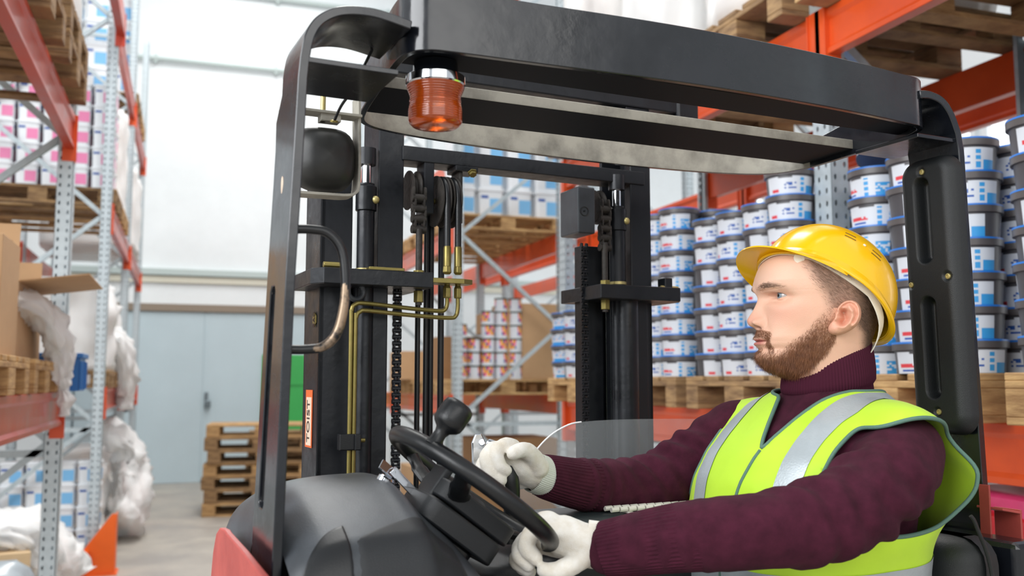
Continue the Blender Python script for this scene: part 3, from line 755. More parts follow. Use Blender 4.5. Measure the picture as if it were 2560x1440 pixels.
P('roof_ring', mb, ['truck_black', 'truck_dusty'], merge=True, bevel=.0012, angle=40)
def rx_at(y, side):
    best = min((p for p in ring if (p.x > .6) == (side > 0)), key=lambda q: abs(q.y-y)); return best.x
for (y0, y1, z0, z1, m_) in ((.006, .088, 1.936, 1.946, 'truck_black'), (.205, .345, 1.938, 1.956, 'truck_dusty')):
    xa0, xa1 = rx_at(y0, -1), rx_at(y1, -1); xb0, xb1 = rx_at(y0, 1), rx_at(y1, 1)
    if y0 < .01: xa0, xb0 = .155, 1.05
    mb = MB(); q = [(xa0, y0), (xb0, y0), (xb1, y1), (xa1, y1)]
    rings = [[Vector((x, y, z+.006*(x-.15))) for x, y in q] for z in (z0, z1)]
    mb.loft(rings)
    if m_ == 'truck_dusty':
        mb.m = [1, 0, 1, 1, 1, 1][:len(mb.f)]
        for fi, f in enumerate(mb.f):
            c = sum((mb.v[i] for i in f), Vector())/len(f); mb.m[fi] = 0 if abs(c.y-y0) < .002 or c.z > z1-.001 else 1
        P('roof_bar', mb, ['truck_dusty', 'bar_under_shade'], smooth=False, bevel=.0015)
    else: P('roof_bar', mb, 'bar_under_shade', smooth=False, bevel=.0015)
# beacon
bc = (.192, .062, 0)
mb = MB(); mb.lathe([(.03, 1.934), (.031, 1.922), (.034, 1.916), (.034, 1.905)], bc, seg=40); be = P('beacon', mb, 'truck_black')
mb = MB(); mb.lathe([(.036, 1.917), (.0405, 1.914), (.0412, 1.903), (.039, 1.901)], bc, seg=48); P('clamp_ring', mb, 'chrome', be)
mb = MB(); pr = []
for k in range(81):
    t = k/80; z = 1.903-.050*t; sm = lambda q: (lambda c: c*c*(3-2*c))(min(1, max(0, q)))
    r = .0398-.0052*sm(t/.36)+.0022*sm((t-.42)/.3)+.00035*cos(2*pi*16*t)*(1 if t < .52 else .25)
    if .43 < t < .47: r += .0006
    pr.append((r, z))
pr += [(.0355, 1.8505), (.0315, 1.8465), (.020, 1.8445), (.001, 1.844)]
mb.lathe(pr, bc, seg=56); P('amber_lens', mb, 'amber', be, angle=180)
# round lamp housing seen from behind, in its strap bracket
mb = MB(); c0 = Vector((.094, .27, 1.836)); rings = []
for k in range(15):
    t = k/14; f = (1-(1-t)**2.4)**(1/2.4); ring_ = []
    for j in range(40):
        a = 2*pi*j/40; ca, sa = cos(a), sin(a); q = (abs(ca)**3.2+abs(sa)**3.2)**(-1/3.2)
        ring_.append(c0+Vector((ca*q*.048*max(f, .02), -.035+.05*t, sa*q*.049*max(f, .02))))
    rings.append(ring_)
mb.loft(rings); lamp = P('work_lamp', mb, 'dome_dark', angle=60)
mb = MB()
sp_ = spline([(.142, .27, 1.935), (.1435, .27, 1.86), (.1435, .27, 1.80), (.139, .27, 1.785), (.125, .27, 1.780), (.09, .27, 1.779), (.03, .27, 1.778)], 6)
for i in range(len(sp_)-1): mb.bar(sp_[i], sp_[i+1]+(sp_[i+1]-sp_[i])*.05, .03, .004, up=(0, 1, 0)) if False else None
rings = []
for i, p in enumerate(sp_):
    d = (sp_[min(i+1, len(sp_)-1)]-sp_[max(i-1, 0)]).normalized(); nn = Vector((-d.z, 0, d.x))
    rings.append([p+nn*.002+Vector((0, -.017, 0)), p-nn*.002+Vector((0, -.017, 0)), p-nn*.002+Vector((0, .017, 0)), p+nn*.002+Vector((0, .017, 0))])
mb.loft(rings); mb.box((.085, .262, 1.9025), (.12, .03, .004)); mb.box((.098, .262, 1.896), (.03, .022, .012)); P('lamp_bracket', mb, 'truck_dusty', lamp, bevel=.0005)
mb = MB(); mb.cyl((.088, .262, 1.89), (.088, .262, 1.93), .004, 12); P('bolt', mb, 'zinc_yellow', lamp)
mb = MB(); mb.tube(spline([(.098, .235, 1.885), (.099, .2, 1.90), (.104, .15, 1.915), (.11, .12, 1.94), (.118, .10, 1.965)], 6), .0022, 8); P('cable', mb, 'rubber_black', lamp)
mb = MB(); mb.lathe([(.006, 0), (.006, .003), (.003, .004)], (.098, .236, 1.884), (0, -.3, 1), 16); P('grommet', mb, 'brass', lamp)
# grab handle
hp = spline([(-.012, .015, 1.684), (.012, .012, 1.685), (.033, .008, 1.681), (.048, .003, 1.662), (.053, 0, 1.628), (.052, 0, 1.592), (.045, .003, 1.560), (.030, .008, 1.543), (.008, .012, 1.539), (-.014, .015, 1.539)], 8)
mb = MB(); mb.tube(hp, .0057, 16); P('grab_handle', mb, 'handle_mix' if 'handle_mix' in MATS else 'rubber_black')
mb = MB(); mb.tube([p+Vector((-.0004, -.0006, 0)) for p in hp[30:66]], [.0030+.0030*sin(pi*k/35)**.4 for k in range(36)], 16); P('worn_grip', mb, 'worn_metal')
# paint chip on the post
mb = MB(); mb.lathe([(.005, 0), (.0045, .0006)], (-.0145, .055, 1.745), (-1, 0, 0), 16)
for i, v in enumerate(mb.v): mb.v[i] = Vector((v.x, .055+(v.y-.055)*1.0, 1.745+(v.z-1.745)*2.4))
P('paint_chip', mb, 'cream_sticker')

# right post pad with two recessed channels
def pad():
    # face parametrised: u across (y), v up (z)
    y0, y1, z0, z1 = .105, -.012, 1.41, 1.895
    NU, NV = 60, 220; mb = MB(); idx = {}
    cx_, cz_ = (y0+y1)/2, (z0+z1)/2; hy, hz = abs(y0-y1)/2, (z1-z0)/2
    def h_at(y, z):
        # rounded rectangle distance
        r = .035; qx = abs(y-cx_)-(hy-r); qz = abs(z-cz_)-(hz-r)
        d = r - (sqrt(max(qx, 0)**2+max(qz, 0)**2)+min(max(qx, qz), 0))   # inside distance
        e = min(1, max(0, d/.022)); h = .030*sqrt(max(0, 1-(1-e)**2))
        for (a, b_) in ((1.71, 1.855), (1.475, 1.645)):
            zz = min(max(z, a+.012), b_-.012); dd = sqrt((y-.052)**2+(z-zz)**2)
            q = min(1, max(0, (dd-.0065)/.011)); q = q*q*(3-2*q); h -= .024*(1-q) if dd < .0175 else 0
        for (yy, zz) in BO:
            dd = sqrt((y-yy)**2+(z-zz)**2)
            if dd < .009: h -= .004*(1-(dd/.009)**4)
        return h
    BO = [(.050, 1.868), (.088, 1.672), (.010, 1.680), (.046, 1.449)]
    for j in range(NV+1):
        for i in range(NU+1):
            # map square to rounded rectangle
            u = 2*i/NU-1; v = 2*j/NV-1; y = cx_+u*hy; z = cz_+v*hz; r = .035
            qx = abs(y-cx_)-(hy-r); qz = abs(z-cz_)-(hz-r)
            if qx > 0 and qz > 0:
                L_ = sqrt(qx*qx+qz*qz); m_ = max(qx, qz); 
                k = m_/L_; y = cx_+math.copysign(hy-r+qx*k, u); z = cz_+math.copysign(hz-r+qz*k, v)
            mb.v.append(Vector((1.136-.006*(z-1.65)/.2*1.0-h_at(y, z), y, z)))
    for j in range(NV):
        for i in range(NU):
            a = j*(NU+1)+i; mb.f.append([a, a+1, a+NU+2, a+NU+1]); mb.m.append(0)
    o = P('head_pad', mb, 'pad_black', angle=180)
    for (yy, zz) in BO:
        b2 = MB(); x = 1.136-.006*(zz-1.65)/.2-.026
        b2.lathe([(.0052, -.001), (.0052, .001), (.0045, .0022), (.003, .0026), (.0028, .0012), (.0001, .0012)], (x, yy, zz), (-1, 0, 0), 20); P('bolt', b2, 'zinc_yellow', o)
pad()
mb = MB(); mb.box((1.146, -.012, 1.25), (.004, .02, .16)); mb.box((1.19, -.02, 1.22), (.004, .05, .14)); mb.bar((1.146, -.02, 1.293), (1.19, -.02, 1.285), .05, .004)
P('rear_fender', mb, 'truck_red', smooth=False, bevel=.001)

# cowl in front of the driver
def cowl_z(x, y):
    zx = sinterp(x, [(-.03, 1.235), (-.026, 1.285), (-.02, 1.315), (-.008, 1.337), (.01, 1.353), (.03, 1.363), (.07, 1.370), (.12, 1.3725), (.150, 1.3705), (.166, 1.352), (.217, 1.307), (.254, 1.265), (.298, 1.21), (.315, 1.17)])
    f = max(0, (.16-y)/.24); zx -= .082*f**2.0
    g = max(0, (y-.18)/.14); zx -= .018*g**1.6
    return zx
mb = MB(); NX, NY = 80, 60
for j in range(NY+1):
    for i in range(NX+1):
        x = -.03+.345*i/NX; y = -.065+.42*j/NY
        z = cowl_z(x, y)
        e = max(0, (-.03-y)/.035); z -= .10*(1-sqrt(max(0, 1-min(1, e)**2)))
        mb.v.append(Vector((x, y, z)))
for j in range(NY):
    for i in range(NX):
        if mb.v[j*(NX+1)+i].x < -.014 and mb.v[j*(NX+1)+i].y < .135: continue
        a = j*(NX+1)+i; mb.f.append([a, a+1, a+NX+2, a+NX+1]); mb.m.append(0)
# skirts
def skirt(ids):
    o = len(mb.v)
    for k in ids: v = mb.v[k]; mb.v.append(Vector((v.x, v.y, .55)))
    for k in range(len(ids)-1): mb.f.append([ids[k], ids[k+1], o+k+1, o+k]); mb.m.append(0)
skirt([i for i in range(4, NX+1)]); skirt([NY*(NX+1)+i for i in range(NX+1)]); skirt([j*(NX+1) for j in range(29, NY+1)]); skirt([j*(NX+1)+NX for j in range(NY+1)])
cowl = P('front_cowl', mb, 'plastic_grey', angle=70)
# dark side panels following the cowl, split by a seam
def patch(name, poly_x, zoff, m_, yr):
    b2 = MB(); n1, n2 = 40, 24
    for j in range(n2+1):
        for i in range(n1+1):
            t = i/n1; x = poly_x[0]+(poly_x[1]-poly_x[0])*t; yt = yr[1](t); y = yr[0]+(yt-yr[0])*j/n2
            z = cowl_z(x, y)
            e = max(0, (-.03-y)/.035); z -= .10*(1-sqrt(max(0, 1-min(1, e)**2)))
            b = min(min(i, n1-i)/2.5, (n2-j)/2.5, 1); b = b*b*(3-2*b)
            b2.v.append(Vector((x, y-.0*b, z+zoff*b-.002)))
    for j in range(n2):
        for i in range(n1): a = j*(n1+1)+i; b2.f.append([a, a+1, a+n1+2, a+n1+1]); b2.m.append(0)
    return P(name, b2, m_, cowl, angle=180)
patch('side_panel', (-.012, .056), .006, 'rubber_black', (-.065, lambda t: -.052+.050*sin(min(1, t*1.05)*pi/2)))
patch('side_panel', (.060, .205), .005, 'plastic_dark', (-.065, lambda t: -.032+.040*sin(t*pi/2)))
# red body plate low at the left
pts = [(.31, .55), (.298, 1.227), (.284, 1.265), (.262, 1.292), (.235, 1.303), (.20, 1.305), (.18, 1.303), (.068, 1.298), (-.017, 1.292), (-.061, 1.289), (-.075, 1.27), (-.075, .55)]
mb = MB(); mb.prism([Vector((0, y, z)) for y, z in pts], (-.050, 0, 0), (-.041, 0, 0)); P('body_plate', mb, 'truck_red', smooth=False, bevel=.002)

# steering wheel
wc = Vector((.266, .10, 1.353)); ax = Vector((.60, -.04, .80)).normalized(); e1 = Vector((.80, 0, -.60)).normalized(); e2 = ax.cross(e1).normalized(); e1 = e2.cross(ax).normalized(); WR = .128
mb = MB(); mb.torus(wc, WR, .0118, ax, 96, 20); whl = P('steering_wheel', mb, 'rubber_black', angle=180)
mb = MB(); mb.lathe([(.001, .004), (.026, .002), (.036, -.006), (.040, -.010), (.040, -.012)], wc-ax*.010, ax, 40); P('hub', mb, 'plastic_dark', whl)
for a in (pi*.02, pi*.69, pi*1.32):
    d = e1*cos(a)+e2*sin(a)*(1); mb = MB()
    pts_ = [wc-ax*.026+d*.03, wc-ax*.024+d*.06, wc-ax*.014+d*.095, wc+d*(WR-.004)]
    mb.tube(spline(pts_, 5), [.016]*6+[.014]*5+[.011]*5, 12, flat=.5); P('spoke', mb, 'rubber_black', whl)
ka = radians(212); kd = e1*cos(ka)+e2*sin(ka); kb = wc+kd*WR
mb = MB(); mb.lathe([(.0125, .0), (.0095, .006), (.0085, .018), (.0105, .024), (.0175, .029), (.0205, .033), (.0215, .040), (.0215, .056), (.0200, .062), (.015, .0655), (.001, .067)], kb+ax*.004, ax, 36); P('spinner_knob', mb, 'rubber_black', whl, angle=50)
# steering column housing: stacked blocks along the wheel axis
def rbox(mb, c, wx_, wy_, a, b_, r=.015, taper=1., mi=0):
    def ringp(h, s_):
        out = []
        for cx2, cy2, a0 in ((wx_/2-r, wy_/2-r, 0), (-wx_/2+r, wy_/2-r, pi/2), (-wx_/2+r, -wy_/2+r, pi), (wx_/2-r, -wy_/2+r, 1.5*pi)):
            for k in range(5): q = a0+pi/2*k/4; out.append(c+ax*h+e1*(cx2+r*cos(q))*s_+e2*(cy2+r*sin(q))*s_)
        return out
    mb.loft([ringp(a, taper), ringp(b_, 1.)], mi)
mb = MB(); rbox(mb, wc+e1*.008, .128, .100, -.040, -.014, .02); col_ = P('column_cover', mb, 'plastic_dark', bevel=.003)
mb = MB(); rbox(mb, wc+e1*.001, .128, .112, -.074, -.043, .02); P('cover_shell', mb, 'plastic_dark', col_, bevel=.003)
mb = MB(); rbox(mb, wc-e1*.008, .098, .09, -.116, -.074, .02, .93); mb.cyl(wc-ax*.11, wc-ax*.24, .022, 24); P('column_base', mb, 'rubber_black', col_, bevel=.003)
mb = MB(); rbox(mb, wc+e1*(-.052), .012, .05, -.06, .0, .004); P('cover_rib', mb, 'plastic_dark', col_, bevel=.002)
# key switch with ring and lever on the cowl edge
kx = Vector((.140, .135, 1.370))
mb = MB(); mb.bar(kx+Vector((-.012, 0, -.002)), kx+Vector((.052, .0, -.042)), .05, .004); ks = P('key_switch', mb, 'plastic_dark', smooth=False, bevel=.001)
mb = MB(); mb.lathe([(.0125, 0), (.0125, .008), (.010, .010), (.001, .010)], kx+Vector((.006, -.012, -.006)), (.5, -.2, .85), 24); P('switch_barrel', mb, 'chrome', ks)
mb = MB(); mb.bar(kx+Vector((.004, -.003, .020)), kx+Vector((.022, -.003, .005)), .015, .003, up=(.4, -.8, .3)); mb.torus(kx+Vector((.020, -.006, .008)), .006, .0007, (1, .3, 0), 24, 6); P('key', mb, 'chrome', ks, smooth=False, bevel=.001)
mb = MB(); mb.bar(kx+Vector((.018, -.01, .012)), kx+Vector((.078, -.01, -.050)), .004, .012); mb.sphere(kx+Vector((.082, -.01, -.056)), .010, 16, 0, (1.3, .8, .8)); P('travel_lever', mb, 'chrome', ks, bevel=.001)

# armrest, console and lever at the far side
def rounded_box(mb, c, d, r, M=None, n=4, mi=0):
    c = Vector(c); rings = []
    def rect(w_, l_, z, rad):
        out = []
        for cx2, cy2, a0 in ((w_/2-rad, l_/2-rad, 0), (-w_/2+rad, l_/2-rad, pi/2), (-w_/2+rad, -l_/2+rad, pi), (w_/2-rad, -l_/2+rad, 1.5*pi)):
            for k in range(n+1): q = a0+pi/2*k/n; out.append(Vector((cx2+rad*cos(q), cy2+rad*sin(q), z)))
        return out
    for k in range(n+1):
        q = pi/2*k/n; s_ = r*(1-sin(q)); rings.append(rect(d[0]-2*s_, d[1]-2*s_, -d[2]/2+r*(1-cos(q)), max(r*1.6-s_, .002)))
    for k in range(n+1):
        q = pi/2*(1-k/n); s_ = r*(1-sin(q)); rings.append(rect(d[0]-2*s_, d[1]-2*s_, d[2]/2-r*(1-cos(q)), max(r*1.6-s_, .002)))
    rings = [[(M @ p if M else p)+c for p in rg] for rg in rings]
    mb.loft(rings, mi)
mb = MB(); rounded_box(mb, (.67, .285, 1.265), (.42, .13, .042), .016); arm = P('armrest', mb, 'armrest_vinyl', angle=60)
mb = MB()
for (a, b_) in (((.600, .217, 1.243), (.600, .217, 1.287)),): mb.box((.600, .2185, 1.265), (.010, .003, .046)); mb.box((.600, .285, 1.2875), (.010, .13, .003))
P('strap', mb, 'cream_strap', arm, smooth=False, bevel=.001)
for r_ in range(5):
    for k in range(16):
        mb = MB(); mb.cyl((.565+k*.0165, .225+r_*.02, 1.293), (.5785+k*.0165, .225+r_*.02, 1.2935), .0042, 8); P('seat_bead', mb, 'cream_strap', arm)
mb = MB(); rounded_box(mb, (.64, .36, 1.10), (.62, .34, .25), .02); P('console', mb, 'plastic_dark', angle=60)
mb = MB(); mb.box((.475, .37, 1.262), (.13, .20, .010), 0, Matrix.Rotation(radians(14), 3, 'Y')); P('control_panel', mb, 'console_grey', smooth=False, bevel=.003)
mb = MB(); mb.tube(spline([(.392, .245, 1.25), (.390, .238, 1.31), (.386, .232, 1.345), (.380, .236, 1.38)], 5), [.011]*6+[.015]*6+[.014]*4, 16, flat=.8); lv = P('control_lever', mb, 'rubber_black')
mb = MB(); mb.prism([Vector((x, 0, z)) for x, z in ((-.012, -.04), (.006, -.045), (.010, .02), (.003, .034), (-.008, .034), (-.014, .02))], (.352, .27, 1.385), (.352, .275, 1.385)); mb.cyl((.36, .26, 1.405), (.372, .25, 1.40), .007, 16); P('lever_blade', mb, 'chrome', lv, smooth=False, bevel=.002)
# clear splash screen
pts = [(0, .0)]
ol = spline([(0, 0, -.09), (.025, 0, -.03), (.06, 0, .025), (.11, 0, .06), (.17, 0, .072), (.34, 0, .074), (.60, 0, .068)], 6)
poly = [Vector((p.x, 0, p.z)) for p in ol]+[Vector((.60, 0, -.09))]
mb = MB(); mb.prism(poly, (.515, .50, 1.352), (.515, .504, 1.352)); sc_ = P('clear_screen', mb, 'acrylic', smooth=False)
mb = MB(); mb.tube([p+Vector((.515, .502, 1.352)) for p in ol[:24]], .0016, 8); P('screen_edge', mb, 'plastic_white', sc_)
# seat
mb = MB(); rounded_box(mb, (1.045, .12, 1.06), (.10, .44, .40), .04); P('seat_back', mb, 'pad_black', angle=60)
mb = MB(); rounded_box(mb, (.82, .12, .95), (.46, .46, .12), .045); P('seat_cushion', mb, 'pad_black', angle=60)
mb = MB(); mb.tube(spline([(1.035, -.112, 1.0), (1.03, -.112, 1.2), (1.0, -.112, 1.282), (.99, -.11, 1.30)], 6), .003, 8); P('seat_piping', mb, 'pad_black')
# chassis below the picture
mb = MB(); mb.box((.55, .30, .34), (1.25, .78, .34)); mb.box((.90, .12, .70), (.4, .5, .38)); P('chassis', mb, 'truck_red', smooth=False, bevel=.02)
mb = MB(); mb.box((1.13, .10, .85), (.06, .4, .8)); P('side_wall', mb, 'truck_black', smooth=False, bevel=.01)
for (x, y) in ((.1, .15), (1.0, .15), (.2, .62), (.93, .62)):
    mb = MB(); mb.lathe([(.05, -.04), (.13, -.04), (.14, -.03), (.14, .03), (.13, .04), (.05, .04)], (x, y, .14), (1, 0, 0), 36); P('wheel', mb, 'rubber_black')

# ------------------------------------------------------------ mast
def chan(mb, x0, x1, y0, y1, za, zb, t=.010, web='x0'):
    """open channel standing upright"""
    if web == 'x0': mb.box(((x0+t/2), (y0+y1)/2, (za+zb)/2), (t, y1-y0, zb-za))
    else: mb.box(((x1-t/2), (y0+y1)/2, (za+zb)/2), (t, y1-y0, zb-za))
    mb.box(((x0+x1)/2, y0+t/2, (za+zb)/2), (x1-x0, t, zb-za)); mb.box(((x0+x1)/2, y1-t/2, (za+zb)/2), (x1-x0, t, zb-za))
mast = P('mast', (lambda q: (chan(q, .190, .252, .66, .78, .1, 1.92, web='x0'), q)[1])(MB()), 'mast_steel', smooth=False, bevel=.002)
def M_(name, mb, m, **k): return mb.build(name, m, mast, **k)
mb = MB(); chan(mb, .880, .943, .66, .78, .1, 2.12, web='x1'); M_('mast_channel', mb, 'mast_steel', smooth=False, bevel=.002)
mb = MB(); mb.box((.324, .655, 1.90), (.052, .022, .40)); mb.box((.305, .70, 1.90), (.012, .10, .40)); M_('inner_channel', mb, 'mast_steel', smooth=False, bevel=.002)
mb = MB(); mb.box((.905, .655, 1.90), (.052, .022, .40)); mb.box((.925, .70, 1.90), (.012, .10, .40)); M_('inner_channel', mb, 'mast_steel', smooth=False, bevel=.002)
mb = MB(); mb.box((.295, .665, .92), (.05, .045, 1.54)); mb.box((.262, .66, .92), (.014, .03, 1.54)); M_('lower_channel', mb, 'mast_steel', smooth=False, bevel=.003)
mb = MB(); mb.box((.895, .665, .92), (.05, .045, 1.54)); mb.box((.842, .67, .92), (.012, .03, 1.54)); M_('lower_channel', mb, 'mast_steel', smooth=False, bevel=.003)
mb = MB(); mb.box((.63, .67, 1.953), (.57, .06, .030)); M_('cross_member', mb, 'mast_steel', smooth=False, bevel=.002)
mb = MB(); mb.box((.70, .69, 2.135), (.74, .07, .032)); M_('top_member', mb, 'mast_steel', smooth=False, bevel=.003)
mb = MB(); mb.box((1.045, .69, 2.128), (.06, .08, .05)); M_('end_block', mb, 'mast_steel', smooth=False, bevel=.006)
mb = MB(); mb.box((.806, .705, .95), (.056, .03, 1.70)); M_('mast_filler', mb, 'mast_steel', smooth=False, bevel=.002)
mb = MB(); mb.box((.262, .725, .89), (.10, .02, 1.58)); M_('mast_filler', mb, 'mast_steel', smooth=False, bevel=.002)
# brackets with chamfered ends
def bracket(x0, x1, z, sg):
    mb = MB(); c_ = .018
    P4 = [(x0, .60), (x1, .60), (x1, .78), (x0, .78)]
    if sg < 0: P4 = [(x0+c_, .585), (x1, .585), (x1, .76), (x0, .76), (x0, .585+c_*1.6)]
    else: P4 = [(x0, .585), (x1-c_, .585), (x1, .585+c_*1.6), (x1, .76), (x0, .76)]
    mb.loft([[Vector((x, y, z-.015)) for x, y in P4], [Vector((x, y, z+.015)) for x, y in P4]])
    M_('mast_bracket', mb, 'mast_steel', smooth=False, bevel=.002)
bracket(.160, .392, 1.695, -1); bracket(.765, .985, 1.690, 1)
# hydraulic cylinders
def cylinder(x, y, zb):
    mb = MB(); mb.lathe([(.017, zb), (.017, 1.83), (.0205, 1.832), (.0205, 1.878), (.016, 1.882), (.016, 1.885)], (x, y, 0), seg=32); c = M_('lift_cylinder', mb, 'mast_steel', angle=40)
    mb = MB(); mb.lathe([(.0095, 1.88), (.0095, 1.94)], (x, y, 0), seg=28); mb.build('piston_rod', 'chrome', c)
    mb = MB(); mb.lathe([(.018, 1.922), (.018, 1.955)], (x, y, 0), seg=28); mb.build('rod_cap', 'mast_steel', c)
    mb = MB(); mb.lathe([(.0195, 1.712), (.0195, 1.718)], (x, y, 0), seg=28); mb.build('collar', 'zinc_yellow', c)
    mb = MB(); mb.sphere((x+.014, y-.016, 1.852), .008, 14); mb.build('bleed_plug', 'zinc_yellow', c)
cylinder(.275, .65, 1.2); cylinder(.847, .65, 1.2)
mb = MB(); mb.lathe([(.026, .2), (.026, 1.68)], (.862, .64, 0), seg=32); M_('cylinder_barrel', mb, 'mast_steel')
# chains: plates and rollers
def chain(x, y, z0, z1, pitch=.0155, w_=.016, m_='mast_steel', name='chain'):
    mb = MB(); n_ = int((z1-z0)/pitch)
    for k in range(n_):
        z = z0+k*pitch; off_ = (0 if k % 2 else .0028)
        for sx in (-1, 1):
            xx = x+sx*(w_/2-.0015-off_)
            ring_ = [Vector((xx-.0012, y+pitch*.42*cos(a), z+pitch/2+(pitch*.62 if sin(a) > 0 else -pitch*.62)*1*abs(sin(a))**.6*.95)) for a in [2*pi*i/12 for i in range(12)]]
            mb.loft([ring_, [p+Vector((.0032, 0, 0)) for p in ring_]])
        mb.cyl((x-w_/2-.0008, y, z), (x+w_/2+.0008, y, z), pitch*.40, 10)
    return M_(name, mb, m_, smooth=True, angle=40)
chain(.341, .65, 1.0, 1.69, .0125, .015); chain(.378, .635, 1.80, 1.90, .021, .027, 'mast_grease'); chain(.768, .66, .9, 1.80, .0125, .015); chain(.806, .635, 1.79, 1.90, .021, .025, 'mast_grease')
def anchor(x, y):
    mb = MB(); mb.cyl((x, y, 1.65), (x, y, 1.80), .0065, 16); r = M_('chain_anchor', mb, 'mast_grease')
    for (za, zb, rr_) in ((1.706, 1.718, .0115), (1.655, 1.678, .0105)):
        mb = MB(); mb.lathe([(rr_, za), (rr_, zb)], (x, y, 0), seg=6); mb.build('nut', 'brass', r, smooth=False, bevel=.001)
anchor(.378, .63); anchor(.803, .63)
# sheaves
def sheave(x, y, z, R, wd, m_='mast_grease'):
    mb = MB(); mb.lathe([(.006, -wd/2), (R, -wd/2), (R, -wd/2+.002), (R-.009, -.002), (R-.009, .002), (R, wd/2-.002), (R, wd/2), (.006, wd/2)], (x, y, z), (1, 0, 0), 48); return M_('sheave', mb, m_, angle=40)
sheave(.378, .675, 1.885, .040, .018); sheave(.806, .675, 1.885, .038, .018)
for k, x in enumerate((.432, .455)): sheave(x, .665, 1.865, .052, .018)
for x, z0, z1 in ((.403, 1.835, 1.94), (.472, 1.82, 1.94)):
    mb = MB(); mb.box((x, .665, (z0+z1)/2), (.008 if x > .45 else .022, .045, z1-z0)); M_('sheave_bracket', mb, 'mast_steel' if x < .45 else 'mast_grease', smooth=False, bevel=.002)
mb = MB(); mb.lathe([(.0001, -.09), (.006, -.09), (.006, .0), (.009, 0), (.009, .006), (.0001, .006)], (.476, .665, 1.865), (1, 0, 0), 6); M_('axle_bolt', mb, 'brass', smooth=False, bevel=.001)
mb = MB(); mb.box((.482, .66, 1.932), (.05, .05, .012)); M_('clamp_plate', mb, 'mast_steel', smooth=False, bevel=.002)
mb = MB(); mb.lathe([(.010, 0), (.010, .002), (.0075, .002), (.0075, .008), (.0001, .008)], (.492, .632, 1.925), (0, -.6, -.8), 6); M_('hex_bolt', mb, 'brass', smooth=False)
# bearing block at right
mb = MB(); mb.box((.750, .655, 1.865), (.042, .08, .10)); blk = M_('bearing_block', mb, 'plastic_grey', smooth=False, bevel=.003)
mb = MB(); mb.torus((.744, .614, 1.862), .0095, .001, (0, -1, 0), 28, 6); mb.cyl((.744, .616, 1.862), (.744, .612, 1.862), .002, 10); mb.build('bearing_cap', 'rubber_black', blk)
# hoses over the sheaves down to brass fittings
for x in (.4335, .4565):
    mb = MB(); pth = [Vector((x, .665-.0455*cos(a), 1.865+.0455*sin(a))) for a in [pi*1.0*k/16 for k in range(17)]]
    pth = [Vector((x, .6195, 1.745))]+pth+[Vector((x, .7105, 1.0))]
    mb.tube(pth, .0066, 14); M_('hydraulic_hose', mb, 'rubber_black')
    mb = MB(); mb.lathe([(.0078, 1.728), (.0078, 1.765), (.0068, 1.768)], (x, .6195, 0), seg=20); f_ = M_('hose_fitting', mb, 'brass', angle=40)
    mb = MB(); mb.lathe([(.006, 1.712), (.0095, 1.716), (.0085, 1.728)], (x, .6195, 0), seg=6); mb.lathe([(.008, 1.665), (.0085, 1.668), (.0085, 1.684), (.006, 1.69), (.006, 1.702)], (x, .6195, 0), seg=6); mb.build('fitting_nut', 'brass', f_, smooth=False, bevel=.0008)
for x in (.402, .420):
    mb = MB(); mb.cyl((x, .70, 1.0), (x, .70, 1.86), .0056, 12); M_('hose_rod', mb, 'rubber_black')
mb = MB(); mb.prism([Vector((x, y, 0)) for x, y in ((.385, .60), (.46, .595), (.482, .605), (.482, .63), (.46, .642), (.40, .64), (.385, .625))], (0, 0, 1.692), (0, 0, 1.702)); M_('fitting_plate', mb, 'brass', smooth=False, bevel=.0012)
# steel pipes
p1_ = [(.4565, .6195, 1.668), (.4565, .6195, 1.645), (.452, .62, 1.630), (.435, .62, 1.626), (.35, .615, 1.629), (.27, .61, 1.634), (.255, .61, 1.632), (.247, .61, 1.62), (.246, .61, 1.58), (.246, .61, 1.1)]
p2_ = [(.4335, .6195, 1.668), (.4335, .6195, 1.652), (.429, .62, 1.642), (.415, .62, 1.639), (.35, .615, 1.642), (.265, .61, 1.648), (.245, .61, 1.645), (.238, .61, 1.632), (.2375, .61, 1.58), (.2375, .61, 1.1)]
for pp in (p1_, p2_):
    mb = MB(); mb.tube(spline(pp, 6), .0042, 12); M_('steel_pipe', mb, 'brass')
mb = MB(); mb.box((.232, .61, 1.39), (.03, .02, .03)); mb.box((.25, .60, 1.39), (.012, .012, .03)); M_('pipe_clamp', mb, 'rubber_black', smooth=False, bevel=.002)
mb = MB(); mb.cyl((.245, .60, 1.393), (.264, .60, 1.393), .004, 8); M_('clamp_bolt', mb, 'brass')
mb = MB(); mb.cyl((.18, .60, 1.716), (.22, .60, 1.716), .006, 10); M_('brass_pin', mb, 'brass', bevel=.001)
mb = MB(); mb.box((.30, .60, 1.713), (.07, .02, .006)); M_('brass_link', mb, 'brass', bevel=.001)
mb = MB(); mb.box((.958, .63, 1.717), (.02, .03, .024)); M_('stop_block', mb, 'mast_steel', smooth=False, bevel=.002)
mb = MB(); mb.cyl((.94, .62, 1.708), (.985, .62, 1.708), .004, 8); M_('stop_bolt', mb, 'zinc_yellow')
# lifting eye beside the handle
mb = MB(); rings = []
mb.torus((.248, .62, 1.672), .017, .0055, (.25, -1, 0), 36, 12); M_('lifting_eye', mb, 'plastic_grey', angle=180)
